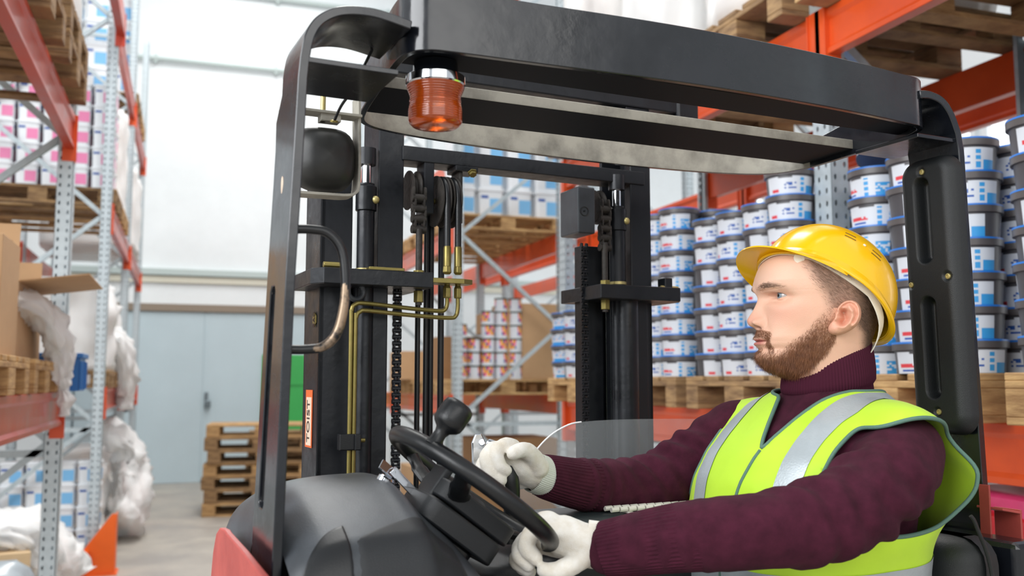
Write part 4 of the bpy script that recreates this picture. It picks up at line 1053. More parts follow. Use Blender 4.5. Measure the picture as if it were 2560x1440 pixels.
# stickers on the outer face of the left channel
st = MB(); st.box((.1885, .72, 1.43), (.0012, .05, .11)); so = M_('sticker', st, 'orange_sticker', smooth=False)
st = MB(); st.box((.1878, .718, 1.425), (.0012, .038, .092)); st.build('sticker_field', 'cream_sticker', so, smooth=False)
def text(name, body, size, m_, parent, loc, rot, extr=.0004):
    cu = bpy.data.curves.new(name, 'FONT'); cu.body = body; cu.size = size; cu.extrude = extr; cu.align_x = 'CENTER'; cu.align_y = 'CENTER'
    t_ = bpy.data.objects.new(name, cu); COL.objects.link(t_); bpy.context.view_layer.update()
    me = bpy.data.meshes.new_from_object(t_.evaluated_get(bpy.context.evaluated_depsgraph_get())); me.materials.clear(); me.materials.append(MATS[m_]); bpy.data.objects.remove(t_)
    o = bpy.data.objects.new(name, me); COL.objects.link(o); o.parent = parent
    o.matrix_local = Matrix.Translation(loc) @ rot.to_4x4(); return o
face_left = Matrix(((0, 0, -1), (0, -1, 0), (-1, 0, 0)))  # placeholder orientation
Rl = Matrix.Rotation(pi/2, 3, 'X'); Rl = Matrix.Rotation(-pi/2, 3, 'Z') @ Rl
text('sticker_text', 'TOIST', .030, 'ink_dark', so, Vector((.1868, .718, 1.425)), Matrix.Rotation(-pi/2, 3, 'X') @ Rl)
st = MB()
st.lathe([(.014, 0), (.014, .0015)], (.189, .69, 1.62), (-1, 0, 0), 6); so2 = M_('maker_badge', st, 'brass', smooth=False)
text('badge_text', 'ЗАО', .016, 'ink_dark', so2, Vector((.1868, .69, 1.62)), Matrix.Rotation(-pi/2, 3, 'X') @ Rl)
# bottom chassis arms carrying the mast
mb = MB(); mb.box((.22, .9, .12), (.12, 1.2, .12)); P('support_arm', mb, 'truck_black', smooth=False, bevel=.01)
mb = MB(); mb.box((.91, .9, .12), (.12, 1.2, .12)); P('support_arm', mb, 'truck_black', smooth=False, bevel=.01)
# ------------------------------------------------------------ the driver
PB = Vector((.86, .10, .95))
per = empty('person', Matrix.Rotation(T7, 3, 'Z') @ PB + truck.location, T7, 'driver seated in the truck, yellow hard hat, lime vest, maroon jumper, white gloves', 'person')
def PP(name, mb, m, parent=None, **k):
    q = MB(); q.v = [v-PB for v in mb.v]; q.f = mb.f; q.m = mb.m
    return q.build(name, m, parent or per, **k)
mat('wool_maroon', '#4b1e2f', .9, var=.2, vscale=40, col2='#381623', bump=.5, bscale=900, sheen=.02, spec=.12)
m = mat('wool_rib', '#431a2a', .9, sheen=.02, spec=.12)
mat('hivis', '#c4ec36', .62, var=.10, vscale=6, col2='#b2dc2a', bump=.35, bscale=30, sheen=.1)
mat('reflective', '#b3bcc0', .35, metal=.25, var=.08, vscale=50, bump=.25, bscale=300)
mat('piping_green', '#587a6c', .6, bump=.5, bscale=800)
mat('glove_white', '#f3f1ec', .8, var=.08, vscale=30, col2='#dcd2c0', bump=.5, bscale=900, sheen=.2)
mat('glove_cuff', '#cfd3c8', .85, bump=.4, bscale=700)
mat('hat_yellow', '#f8bf06', .24, coat=.35, bump=.05, bscale=60)
mat('hat_inner', '#eee6d6', .5)
mat('hat_slot', '#7a5a10', .7)
mat('eye_white', '#b5aaa4', .1, coat=.5)
mat('iris', '#75838c', .2, coat=.6); mat('pupil', '#0c0c0e', .1, coat=.6)
mat('hair_brown', '#4d382c', .6, var=.3, vscale=80, col2='#33251d')
mat('hair_side', '#8a6b57', .6, var=.35, vscale=80, col2='#5b4334')
mat('beard_brown', '#8a5733', .6, var=.35, vscale=90, col2='#683d24')
mat('trousers', '#2c313a', .85, bump=.4, bscale=300)

def bake(o, name=None):
    dg = bpy.context.evaluated_depsgraph_get(); ev = o.evaluated_get(dg); me = bpy.data.meshes.new_from_object(ev)
    V = np.empty(len(me.vertices)*3); me.vertices.foreach_get('co', V); V = V.reshape(-1, 3)
    F = [list(p.vertices) for p in me.polygons]; bpy.data.meshes.remove(me); return V, F
def blob(mb, voxel, smooth_it=8, fac=.5, pre=None):
    me = bpy.data.meshes.new('tmp'); me.from_pydata([tuple(v) for v in mb.v], [], mb.f)
    bm = bmesh.new(); bm.from_mesh(me); bmesh.ops.recalc_face_normals(bm, faces=bm.faces); bm.to_mesh(me); bm.free()
    o = bpy.data.objects.new('tmp', me); COL.objects.link(o)
    r = o.modifiers.new('r', 'REMESH'); r.mode = 'VOXEL'; r.voxel_size = voxel; r.adaptivity = 0
    s = o.modifiers.new('s', 'SMOOTH'); s.factor = fac; s.iterations = smooth_it
    bpy.context.view_layer.update()
    V, F = bake(o); bpy.data.objects.remove(o); bpy.data.meshes.remove(me); return V, F
def capsule(mb, pts, rad, seg=20, sub=6, flat=1.):
    P_ = spline(pts, sub); n = len(P_); m_ = len(pts)-1
    rr = []
    for i in range(n):
        t = i/(n-1)*m_; k = min(int(t), m_-1); f = t-k; f = f*f*(3-2*f); rr.append(rad[k]*(1-f)+rad[k+1]*f)
    mb.tube(P_, rr, seg, flat=flat); mb.sphere(P_[0], rr[0]*.99, 16); mb.sphere(P_[-1], rr[-1]*.99, 16)
def mesh_from(name, V, F, m, parent=None, sub=True):
    q = MB(); q.v = [Vector(v)-(PB if sub else Vector()) for v in V]; q.f = F; q.m = [0]*len(F)
    return q.build(name, m, parent or per, angle=180)
def vnormals(V, F):
    N_ = np.zeros_like(V)
    Q = np.array([f if len(f) == 4 else f+[f[-1]] for f in F])
    a = V[Q[:, 2]]-V[Q[:, 0]]; b_ = V[Q[:, 3]]-V[Q[:, 1]]; c = np.cross(a, b_)
    for k in range(4): np.add.at(N_, Q[:, k], c)
    return N_/np.maximum(np.linalg.norm(N_, axis=1, keepdims=True), 1e-12)

# ---- torso shape
TYAW = radians(6)
def torso_ring(z, cx, cy, a, b, n=2.4, seg=48):
    out = []
    for i in range(seg):
        t = 2*pi*i/seg; c, s = cos(t), sin(t)
        x = -a*math.copysign(abs(c)**(2/n), c); y = b*math.copysign(abs(s)**(2/n), s)
        out.append(Vector((cx+x*cos(TYAW)+y*sin(TYAW), cy-x*sin(TYAW)+y*cos(TYAW), z)))
    return out
TR = [(.93, .86, .105, .135, .175), (1.02, .865, .105, .14, .175), (1.10, .86, .105, .142, .17), (1.20, .855, .10, .145, .17), (1.28, .852, .095, .146, .178), (1.34, .855, .09, .142, .184), (1.38, .862, .087, .132, .184), (1.41, .87, .085, .118, .176), (1.435, .878, .082, .102, .156), (1.455, .884, .08, .088, .125), (1.470, .888, .078, .078, .10), (1.485, .895, .076, .062, .070), (1.50, .897, .075, .054, .056)]
def torso(mb, off=0.):
    mb.loft([torso_ring(z, cx, cy, a+off, b+off) for z, cx, cy, a, b in TR])
NEAR = [(.885, -.078, 1.392), (.82, -.118, 1.366), (.74, -.138, 1.338), (.66, -.130, 1.312), (.56, -.085, 1.300), (.47, -.02, 1.285), (.435, .02, 1.273)]
NR = [.064, .063, .060, .056, .050, .042, .036]
FAR = [(.84, .235, 1.405), (.78, .275, 1.365), (.70, .30, 1.322), (.62, .295, 1.320), (.54, .275, 1.330), (.47, .255, 1.346)]
FR = [.068, .062, .056, .050, .043, .034]

# ---- jumper: torso and sleeves grown into one surface, then creased
mb = MB(); torso(mb); capsule(mb, NEAR, NR); capsule(mb, FAR, FR)
V, F = blob(mb, .0055, 10)
N_ = vnormals(V, F)
def crease(V, N_, p, axis, amp, wl, span, ln):
    """sinusoidal cloth wrinkles across a sleeve around point p"""
    d = V-np.array(p); ax_ = np.array(axis)/np.linalg.norm(axis); t = d@ax_; r = np.linalg.norm(d-np.outer(t, ax_), axis=1)
    jig = .3*np.sin(d[:, 2]*55+p[0]*40)+.25*np.sin(d[:, 1]*48)
    w_ = np.exp(-(t/span)**2)*np.exp(-(r/ln)**4)
    return N_*(amp*w_*(np.sin(2*np.pi*t/wl+jig*2.2)-.2))[:, None]
V = V + crease(V, N_, (.66, -.13, 1.33), (.95, .1, .2), .0052, .040, .045, .09)
V = V + crease(V, N_, (.79, -.12, 1.32), (.7, -.1, .75), .0068, .052, .065, .10)
V = V + crease(V, N_, (.74, -.12, 1.41), (.8, .1, -.5), .0048, .044, .05, .08)
V = V + crease(V, N_, (.68, .29, 1.35), (.9, .1, .5), .0050, .034, .07, .10)
V = V + crease(V, N_, (.77, .26, 1.38), (.6, -.2, .7), .0050, .038, .06, .10)
V = V + crease(V, N_, (.86, -.13, 1.30), (.3, 0, 1), .0050, .05, .05, .09)
V = V + crease(V, N_, (.56, .27, 1.32), (1, 0, 0), .0025, .026, .05, .08)
V = V + crease(V, N_, (.50, -.04, 1.28), (.95, -.4, .1), .0018, .028, .05, .07)
nz = np.array([noise.noise(Vector(p)*14)*.0035+noise.noise(Vector(p)*34)*.0012 for p in V]); V = V+N_*nz[:, None]
jumper = mesh_from('jumper', V, F, 'wool_maroon')
JV, JF = V, F
# ribbed cuffs and folded rollneck
def ribbed_tube(name, pts, radii, ribs, amp, parent, m_='wool_maroon', seg=240, flat=1., sub=8):
    mb = MB(); P_ = spline(pts, sub); n = len(P_); rings = []; prev = None; m1 = len(pts)-1
    for i, p in enumerate(P_):
        d = (P_[min(i+1, n-1)]-P_[max(i-1, 0)]).normalized()
        u = Vector((0, 1, 0)) if prev is None else prev
        u = (u-d*d.dot(u)).normalized(); prev = u; v = d.cross(u)
        t = i/(n-1)*m1; k = min(int(t), m1-1); f = t-k; r = radii[k]*(1-f)+radii[k+1]*f
        rings.append([p+(u*cos(a)+v*sin(a)*flat)*(r+amp*cos(a*ribs)) for a in [2*pi*j/seg for j in range(seg)]])
    mb.loft(rings, 0, True, False); return PP(name, mb, m_, parent, angle=180, solid=0)
ribbed_tube('cuff', [(.535, -.068, 1.297), (.495, -.038, 1.290), (.455, -.002, 1.279), (.432, .022, 1.272), (.436, .018, 1.273)], [.0475, .0445, .0405, .0375, .033], 46, .0007, jumper)
ribbed_tube('cuff', [(.55, .277, 1.3285), (.51, .266, 1.3365), (.475, .256, 1.345), (.455, .251, 1.350), (.458, .252, 1.349)], [.0435, .0395, .0365, .034, .030], 42, .0007, jumper)
# rollneck with a fold: lofted from tilted ellipses
def neck_ring(c, rx, ry, tilt, amp=.0006, ribs=96, seg=480, yaw=.35):
    out = []
    for j in range(seg):
        a = 2*pi*j/seg; r = 1+amp/.065*cos(a*ribs)
        x, y = rx*cos(a)*r, ry*sin(a)*r
        z = -x*0; q = Vector((x*cos(yaw)+y*sin(yaw), -x*sin(yaw)+y*cos(yaw), 0)); q.z = q.x*tilt
        out.append(Vector(c)+q)
    return out
mb = MB()
NK = [(.0, 1.450, .074, .080, .05), (.0, 1.470, .072, .074, .10), (.0, 1.490, .070, .070, .16), (.0, 1.495, .0750, .0735, .20), (.0, 1.508, .0758, .0735, .26), (.0, 1.522, .0745, .0720, .33), (.0, 1.535, .0725, .0700, .38), (.0, 1.545, .0705, .0680, .42), (.0, 1.550, .0675, .0655, .42), (.0, 1.547, .0645, .0630, .42), (.0, 1.52, .060, .058, .3)]
mb.loft([neck_ring((.894, .076, z), rx, ry, tl) for _, z, rx, ry, tl in NK], 0, True, False)
PP('rollneck', mb, 'wool_rib', jumper, angle=180)

# ---- hi-vis vest cut out of a looser torso surface
mb = MB(); torso(mb, .006); capsule(mb, [(.885, -.05, 1.40), (.87, -.095, 1.395)], [.070, .068]); capsule(mb, [(.86, .20, 1.40), (.85, .245, 1.395)], [.070, .066])
VV, VF = blob(mb, .007, 12)
VN = vnormals(VV, VF)
CY = .085
loose = np.array([noise.noise(Vector(p)*7)*.006+noise.noise(Vector((p[0]*9+p[2]*6, p[1]*20, p[2]*7)))*.0045+noise.noise(Vector(p)*22)*.0015 for p in VV])
sag = np.clip((1.42-VV[:, 2])/.2, 0, 1)
VV = VV + VN*(.006+.012*sag+loose*sag*1.6)[:, None]
# flare of the near armhole at the back
w_ = np.exp(-((VV[:, 0]-.935)/.055)**2-((VV[:, 2]-1.352)/.055)**2)*(VV[:, 1] < .04)
VV[:, 1] -= .055*w_; VV[:, 0] += .030*w_
w_ = np.exp(-((VV[:, 0]-.83)/.10)**2-((VV[:, 2]-1.28)/.04)**2)*(VV[:, 1] < .0); VV[:, 1] -= .018*w_
def tris(F_):
    out = []
    for f in F_:
        for k in range(1, len(f)-1): out.append((f[0], f[k], f[k+1]))
    return out
def clip(V_, T_, field, off=0., nrm=None):
    """keep the part of a triangle mesh where field > 0, cut along the zero line"""
    nv = []; idx = {}; faces = []; segs = []
    def vert(i):
        if i not in idx: idx[i] = len(nv); nv.append(Vector(V_[i])+(Vector(nrm[i])*off if nrm is not None else Vector()))
        return idx[i]
    def cut(i, j):
        k = (min(i, j), max(i, j))
        if k not in idx:
            a, b_ = k; t = field[a]/(field[a]-field[b_]); idx[k] = len(nv)
            p = Vector(V_[a]).lerp(Vector(V_[b_]), t)
            if nrm is not None: p += Vector(nrm[a]).lerp(Vector(nrm[b_]), t)*off
            nv.append(p)
        return idx[k]
    for t in T_:
        pos = [field[i] > 0 for i in t]
        if all(pos): faces.append([vert(i) for i in t]); continue
        if not any(pos): continue
        poly = []; cs = []
        for k in range(3):
            i, j = t[k], t[(k+1) % 3]
            if field[i] > 0: poly.append(vert(i))
            if (field[i] > 0) != (field[j] > 0): c = cut(i, j); poly.append(c); cs.append(c)
        faces.append(poly); segs.append(tuple(cs))
    return nv, faces, segs
def loops(segs):
    adj = {}
    for a, b_ in segs: adj.setdefault(a, []).append(b_); adj.setdefault(b_, []).append(a)
    seen = set(); out = []
    for s in adj:
        if s in seen: continue
        lp_ = [s]; seen.add(s); cur = s
        while True:
            nx = [x for x in adj[cur] if x not in seen]
            if not nx: break
            cur = nx[0]; seen.add(cur); lp_.append(cur)
        out.append(lp_)
    return out
def sdpoly(x, z, poly):
    d = 1e9; ins = False; n = len(poly)
    for i in range(n):
        ax_, az = poly[i]; bx, bz = poly[(i+1) % n]
        ex, ez = bx-ax_, bz-az; t = max(0, min(1, ((x-ax_)*ex+(z-az)*ez)/(ex*ex+ez*ez))); d = min(d, (x-ax_-ex*t)**2+(z-az-ez*t)**2)
        if (az > z) != (bz > z) and x < (bx-ax_)*(z-az)/(bz-az)+ax_: ins = not ins
    return -sqrt(d) if ins else sqrt(d)
AHN = [(p.x, p.y) for p in spline([(.838, 1.446, 0), (.787, 1.419, 0), (.752, 1.383, 0), (.736, 1.34, 0), (.754, 1.303, 0), (.80, 1.283, 0), (.87, 1.283, 0), (.935, 1.298, 0), (.972, 1.34, 0), (.965, 1.395, 0), (.94, 1.428, 0), (.89, 1.447, 0)], 4, closed=True)]
AHF = [(x-.01, z) for x, z in AHN]
def hw(z): return interp(z, [(1.33, -.05), (1.392, -.002), (1.43, .020), (1.47, .042), (1.50, .062), (1.56, .08)])
fld = []; 
for x, y, z in VV:
    f = z-1.02
    f = min(f, max(sdpoly(x, z, AHN), y-(CY-.098)) if y < CY else 1)
    f = min(f, max(sdpoly(x, z, AHF), (CY+.098)-y) if y > CY else 1)
    yv = CY-.040
    f = min(f, max(abs(y-yv)-hw(z), x-.86))
    f = min(f, max(sqrt((x-.893)**2+(y-.076)**2)-.088, 1.462-z))
    fld.append(f)
T_ = tris(VF)
nv, fc, sg = clip(VV, T_, fld)
mb = MB(); mb.v = nv; mb.f = fc; mb.m = [0]*len(fc); vest = PP('vest', mb, 'hivis', angle=180)
md = vest.modifiers.new('thickness', 'SOLIDIFY'); md.thickness = .0016; md.offset = 0
def smooth_loop(P_, it=6):
    for _ in range(it): P_ = [(P_[i-1]+P_[i]*2+P_[(i+1) % len(P_)])/4 for i in range(len(P_))]
    return P_
for lp_ in loops(sg):
    if len(lp_) < 30: continue
    P_ = smooth_loop([nv[i] for i in lp_]); P_ = P_[::2]
    if sum(p.z for p in P_)/len(P_) < 1.08: continue
    mb = MB(); mb.tube(P_, .0032, 8, closed=True); PP('piping', mb, 'piping_green', vest, angle=180)
# reflective tapes
fa = np.array(fld)
VN2 = vnormals(VV, VF)
for nm, yc in (('near', CY-.110), ('far', CY+.088)):
    f2 = [min(f-.006, .0195-abs(y-(yc+(.10*(1.36-z) if nm == 'near' else .05*(1.36-z))*(1 if x < .88 else 0))), z-1.235) for f, (x, y, z) in zip(fld, VV)]
    a, b_, c = clip(VV, T_, f2, .0022, VN2)
    mb = MB(); mb.v = a; mb.f = b_; mb.m = [0]*len(b_); PP('reflective_tape', mb, 'reflective', vest, angle=180)
for zc, hh in ((1.205, .026), (1.115, .026)):
    f2 = [min(f-.004, hh-abs(z-(zc+.06*(x-.86)))) for f, (x, y, z) in zip(fld, VV)]
    a, b_, c = clip(VV, T_, f2, .0022, VN2)
    mb = MB(); mb.v = a; mb.f = b_; mb.m = [0]*len(b_); PP('reflective_tape', mb, 'reflective', vest, angle=180)
# front overlap edge running down from the V
bvh = BVHTree.FromPolygons([Vector(v) for v in VV], T_)
P_ = []
for k in range(26):
    t = k/25; z = 1.395-.30*t; y = CY-.040+.050*sin(t*1.5)+.02*t
    h_ = bvh.ray_cast(Vector((.3, y, z)), Vector((1, 0, 0)))
    if h_[0] is not None: P_.append(h_[0]+h_[1]*.001)
mb = MB(); mb.tube(P_, .0030, 8); PP('piping', mb, 'piping_green', vest, angle=180)

# ---- gloves
def glove(name, build, cuff_pts, cuff_r, voxel=.0016, cm='glove_cuff'):
    mb = MB(); build(mb); V_, F_ = blob(mb, voxel, 6)
    n_ = vnormals(V_, F_); q = np.array([noise.noise(Vector(p)*60)*.0009+noise.noise(Vector(p)*140)*.0004 for p in V_]); V_ = V_+n_*q[:, None]
    g_ = mesh_from(name, V_, F_, 'glove_white')
    ribbed_tube('glove_cuff', cuff_pts, cuff_r, 60, .0004, g_, cm)
    return g_
def far_glove(mb):
    capsule(mb, [(.452, .25, 1.350), (.43, .248, 1.358), (.405, .246, 1.372), (.388, .243, 1.385)], [.029, .032, .034, .026], flat=.8)
    capsule(mb, [(.42, .262, 1.355), (.395, .262, 1.365), (.375, .262, 1.372)], [.026, .028, .022])
    # index, middle, ring, little: knuckle, middle joint, tip joint, tip
    capsule(mb, [(.392, .232, 1.398), (.372, .222, 1.402), (.355, .216, 1.392), (.358, .208, 1.373), (.367, .206, 1.366)], [.0135, .0128, .012, .0108, .0095])
    capsule(mb, [(.384, .248, 1.392), (.360, .236, 1.396), (.344, .226, 1.383), (.347, .216, 1.362), (.360, .209, 1.352)], [.0135, .013, .0122, .011, .0098])
    capsule(mb, [(.380, .262, 1.380), (.357, .248, 1.382), (.342, .236, 1.368), (.346, .225, 1.348), (.361, .216, 1.340)], [.013, .0125, .0118, .0108, .0095])
    capsule(mb, [(.382, .272, 1.366), (.362, .258, 1.366), (.349, .244, 1.353), (.352, .234, 1.336), (.366, .225, 1.328)], [.0118, .011, .0105, .0098, .0085])
    # thumb from the side of the palm, lying over the index finger
    capsule(mb, [(.432, .225, 1.366), (.412, .212, 1.388), (.392, .203, 1.396), (.376, .200, 1.392)], [.018, .0145, .0125, .0105])
glove('glove', far_glove, [(.478, .256, 1.342), (.462, .252, 1.348), (.446, .249, 1.353), (.436, .248, 1.357)], [.031, .0315, .0315, .0312])
def near_glove(mb):
    capsule(mb, [(0.441, .035, 1.272), (0.413, .045, 1.277), (0.388, .060, 1.286), (0.366, .070, 1.294)], [.032, .033, .034, .028], flat=.85)
    capsule(mb, [(0.398, .075, 1.278), (0.373, .085, 1.282)], [.026, .024])
    # fingers wrap under the rim
    capsule(mb, [(0.360, .060, 1.300), (0.340, .060, 1.296), (0.328, .058, 1.278), (0.338, .050, 1.262)], [.0135, .013, .012, .010])
    capsule(mb, [(0.362, .078, 1.290), (0.338, .078, 1.282), (0.324, .072, 1.266), (0.334, .064, 1.252)], [.0135, .013, .012, .0105])
    capsule(mb, [(0.368, .092, 1.280), (0.344, .094, 1.268), (0.328, .088, 1.254), (0.340, .078, 1.243)], [.0130, .0125, .0115, .010])
    capsule(mb, [(0.376, .102, 1.270), (0.354, .104, 1.256), (0.340, .098, 1.244), (0.350, .090, 1.236)], [.0118, .011, .0105, .009])
    capsule(mb, [(0.403, .035, 1.262), (0.380, .030, 1.252), (0.360, .034, 1.246), (0.346, .040, 1.248)], [.0165, .014, .0125, .0105])
glove('glove', near_glove, [(.470, .006, 1.271), (.446, .026, 1.2725), (.424, .042, 1.2755), (.414, .048, 1.2775)], [.0315, .0318, .0322, .0315], cm='glove_white')
# ---- head: stacked sections, then features
HC = Vector((.868, .072, 1.638)); FA = radians(157.0)
fx = Vector((cos(FA), sin(FA), 0)); ly = Vector((-sin(FA), cos(FA), 0))
def HL(x, y, z): return HC+fx*x+ly*y+Vector((0, 0, z))
fxn, lyn = np.array(fx), np.array(ly)
XF = [(-.22, .022), (-.17, .028), (-.15, .034), (-.135, .043), (-.128, .053), (-.122, .068), (-.115, .081), (-.105, .0915), (-.095, .0945), (-.088, .0920), (-.084, .0905), (-.077, .0950), (-.0715, .0955), (-.066, .0960), (-.060, .0938), (-.053, .0915), (-.045, .0900), (-.03, .0878), (-.015, .0880), (-.002, .0895), (.008, .0945), (.018, .0955), (.035, .0915), (.055, .0830), (.075, .066), (.09, .042), (.098, .018), (.102, -.010)]
XF = [(a, b*1.045) for a, b in XF]
XB = [(-.22, -.088), (-.17, -.080), (-.12, -.0795), (-.087, -.084), (-.05, -.096), (-.02, -.104), (.018, -.112), (.045, -.113), (.075, -.100), (.09, -.078), (.098, -.055), (.102, -.030)]
WD = [(-.22, .050), (-.17, .049), (-.145, .0485), (-.128, .049), (-.118, .0495), (-.105, .0515), (-.085, .0565), (-.065, .0625), (-.045, .0670), (-.02, .0715), (0, .0740), (.018, .0765), (.035, .077), (.055, .0745), (.075, .064), (.09, .046), (.098, .028), (.102, .008)]
NT, NZ = 460, 400
ths = []
for i in range(NT):
    t = -1+2*i/NT; ths.append(pi*(abs(t)**1.5)*(1 if t >= 0 else -1))
th_ = np.array(ths)
zs = np.linspace(-.20, .1018, NZ); _d = 1+1.6*np.exp(-((zs-.001)/.014)**2)+.8*np.exp(-((zs+.055)/.03)**2); _c = np.cumsum(_d); _c = (_c-_c[0])/(_c[-1]-_c[0]); zs = np.interp(np.linspace(0, 1, NZ), _c, zs)
GX = np.zeros((NZ, NT)); GY = np.zeros((NZ, NT)); GZ = np.zeros((NZ, NT))
for j, z in enumerate(zs):
    xf, xb, w2 = sinterp(z, XF), sinterp(z, XB), sinterp(z, WD)
    tb = min(1, max(0, (z+.125)/.07)); tb = tb*tb*(3-2*tb); xc = tb*(.45*xf+.55*xb+.006)+(1-tb)*(.4*xf+.6*xb)
    nn = interp(z, [(-.15, 2.0), (-.11, 2.0), (-.07, 2.1), (-.03, 2.1), (.008, 2.15), (.025, 2.45), (.06, 2.3), (.1, 2.0)])
    c, s = np.cos(th_), np.sin(th_)
    fr = c >= 0
    n_ = np.where(fr, nn, 2.1)
    GX[j] = xc+np.where(fr, (xf-xc)*np.abs(c)**(2/n_), -(xc-xb)*np.abs(c)**(2/n_))
    GY[j] = w2*np.sign(s)*np.abs(s)**(2/n_); GZ[j] = z
def G(v, c, w_): return np.exp(-((v-c)/w_)**2)
AY = np.abs(GY); front = (GX > .0)
# nose
Nz = [(-.056, 0), (-.053, .0035), (-.0495, .0085), (-.0465, .0150), (-.043, .0188), (-.0375, .0212), (-.031, .0190), (-.0215, .0127), (-.010, .0064), (-.002, .0030), (.006, .0008), (.012, 0)]
Nw = [(-.056, .010), (-.045, .0115), (-.037, .0125), (-.03, .0118), (-.018, .0098), (0, .0085)]
amp = np.array([sinterp(z, Nz) if -.056 < z < .012 else 0 for z in zs])[:, None]; wid = np.array([interp(z, Nw) for z in zs])[:, None]
GX += front*amp*np.exp(-(AY/wid)**2.4)
GX += front*(.0115*G(AY, .0140, .0052)*G(GZ, -.0415, .0068))             # wings
GX -= front*(.0026*G(AY, .0205, .0036)*G(GZ, -.0410, .0075))             # crease round the wing
GX -= front*(.0120*G(AY, .0088, .0036)*G(GZ, -.0492, .0026))             # nostrils
GX += front*(.0050*np.exp(-(AY/.022)**2)*G(GZ, -.006, .016)*0)
# brow ridge, cheek, temple, folds
GX += front*(.0032*G(AY, .024, .016)*G(GZ, .0125, .0065)); GX -= front*.0018*np.exp(-(AY/.007)**2)*G(GZ, .012, .008)
GX += front*.0030*G(AY, .046, .016)*G(GZ, -.024, .014)
GY -= np.sign(GY)*.0035*G(GX, .045, .022)*G(GZ, .030, .022)
GY -= np.sign(GY)*.0030*G(GX, .045, .022)*G(GZ, -.058, .018)
GX -= front*.0012*G(AY-(.026+(-.050-GZ)*.35), 0, .005)*G(GZ, -.055, .014)
GX += front*.0018*np.exp(-(AY/.020)**2)*G(GZ, -.100, .010)
# lips
lipw = np.clip(1-(AY/.0245)**2, 0, 1)
GX += front*(.0020*G(GZ, -.0676, .0030)*lipw**.5 + .0030*G(GZ, -.0762, .0036)*lipw**.6)
GX -= front*(.0042*G(GZ, -.0715, .0013)*(AY < .026)*np.clip(1.15-(AY/.026)**4, 0, 1)) + front*.0012*np.exp(-(AY/.0025)**2)*G(GZ, -.061, .004)
GX -= front*.0022*G(AY, .026, .0035)*G(GZ, -.0715, .004)
# eyes
EY, EZ, EX, ER = .0305, .0005, .0605, .0122
GX -= front*(.0128*G(AY, .029, .0165)*G(GZ, -.001, .0105)); GX -= front*.0030*G(AY, .0165, .006)*G(GZ, .0, .009)
GX -= front*.0105*G(AY, .047, .0125)*G(GZ, -.001, .012)
dy, dz = AY-EY, GZ-EZ-.06*(AY-EY)
m_al = np.sqrt((dy/.0140)**2+(dz/np.where(dz > 0, .0062, .0050))**2)
lid = ER+.0016
rr2 = dy**2+(GZ-EZ)**2
sph = EX+np.sqrt(np.clip(lid**2-rr2, 0, None))
zone = front & (rr2 < lid**2*.96) & (m_al >= .94)
bl = np.clip((lid*.98-np.sqrt(rr2))/.004, 0, 1)
GX = np.where(zone, np.maximum(GX, sph*bl+GX*(1-bl)), GX)
GX -= front*.0016*G(dz, .0098, .0016)*(np.abs(dy) < .015)               # upper lid crease
GX -= front*.0009*G(dz, -.0090, .002)*(np.abs(dy) < .014)
inner = front & (m_al < .94)
GX = np.where(inner, np.minimum(GX, EX-.001), GX)
NV_ = NT*NZ
loc = np.stack([GX.ravel(), GY.ravel(), GZ.ravel()], 1)
wp = np.array(HC)+np.outer(loc[:, 0], fxn)+np.outer(loc[:, 1], lyn)+np.outer(loc[:, 2], [0, 0, 1])
faces = []
for j in range(NZ-1):
    o = j*NT
    for i in range(NT): faces.append([o+i, o+(i+1) % NT, o+NT+(i+1) % NT, o+NT+i])
faces.append(list(range((NZ-1)*NT, NZ*NT)))
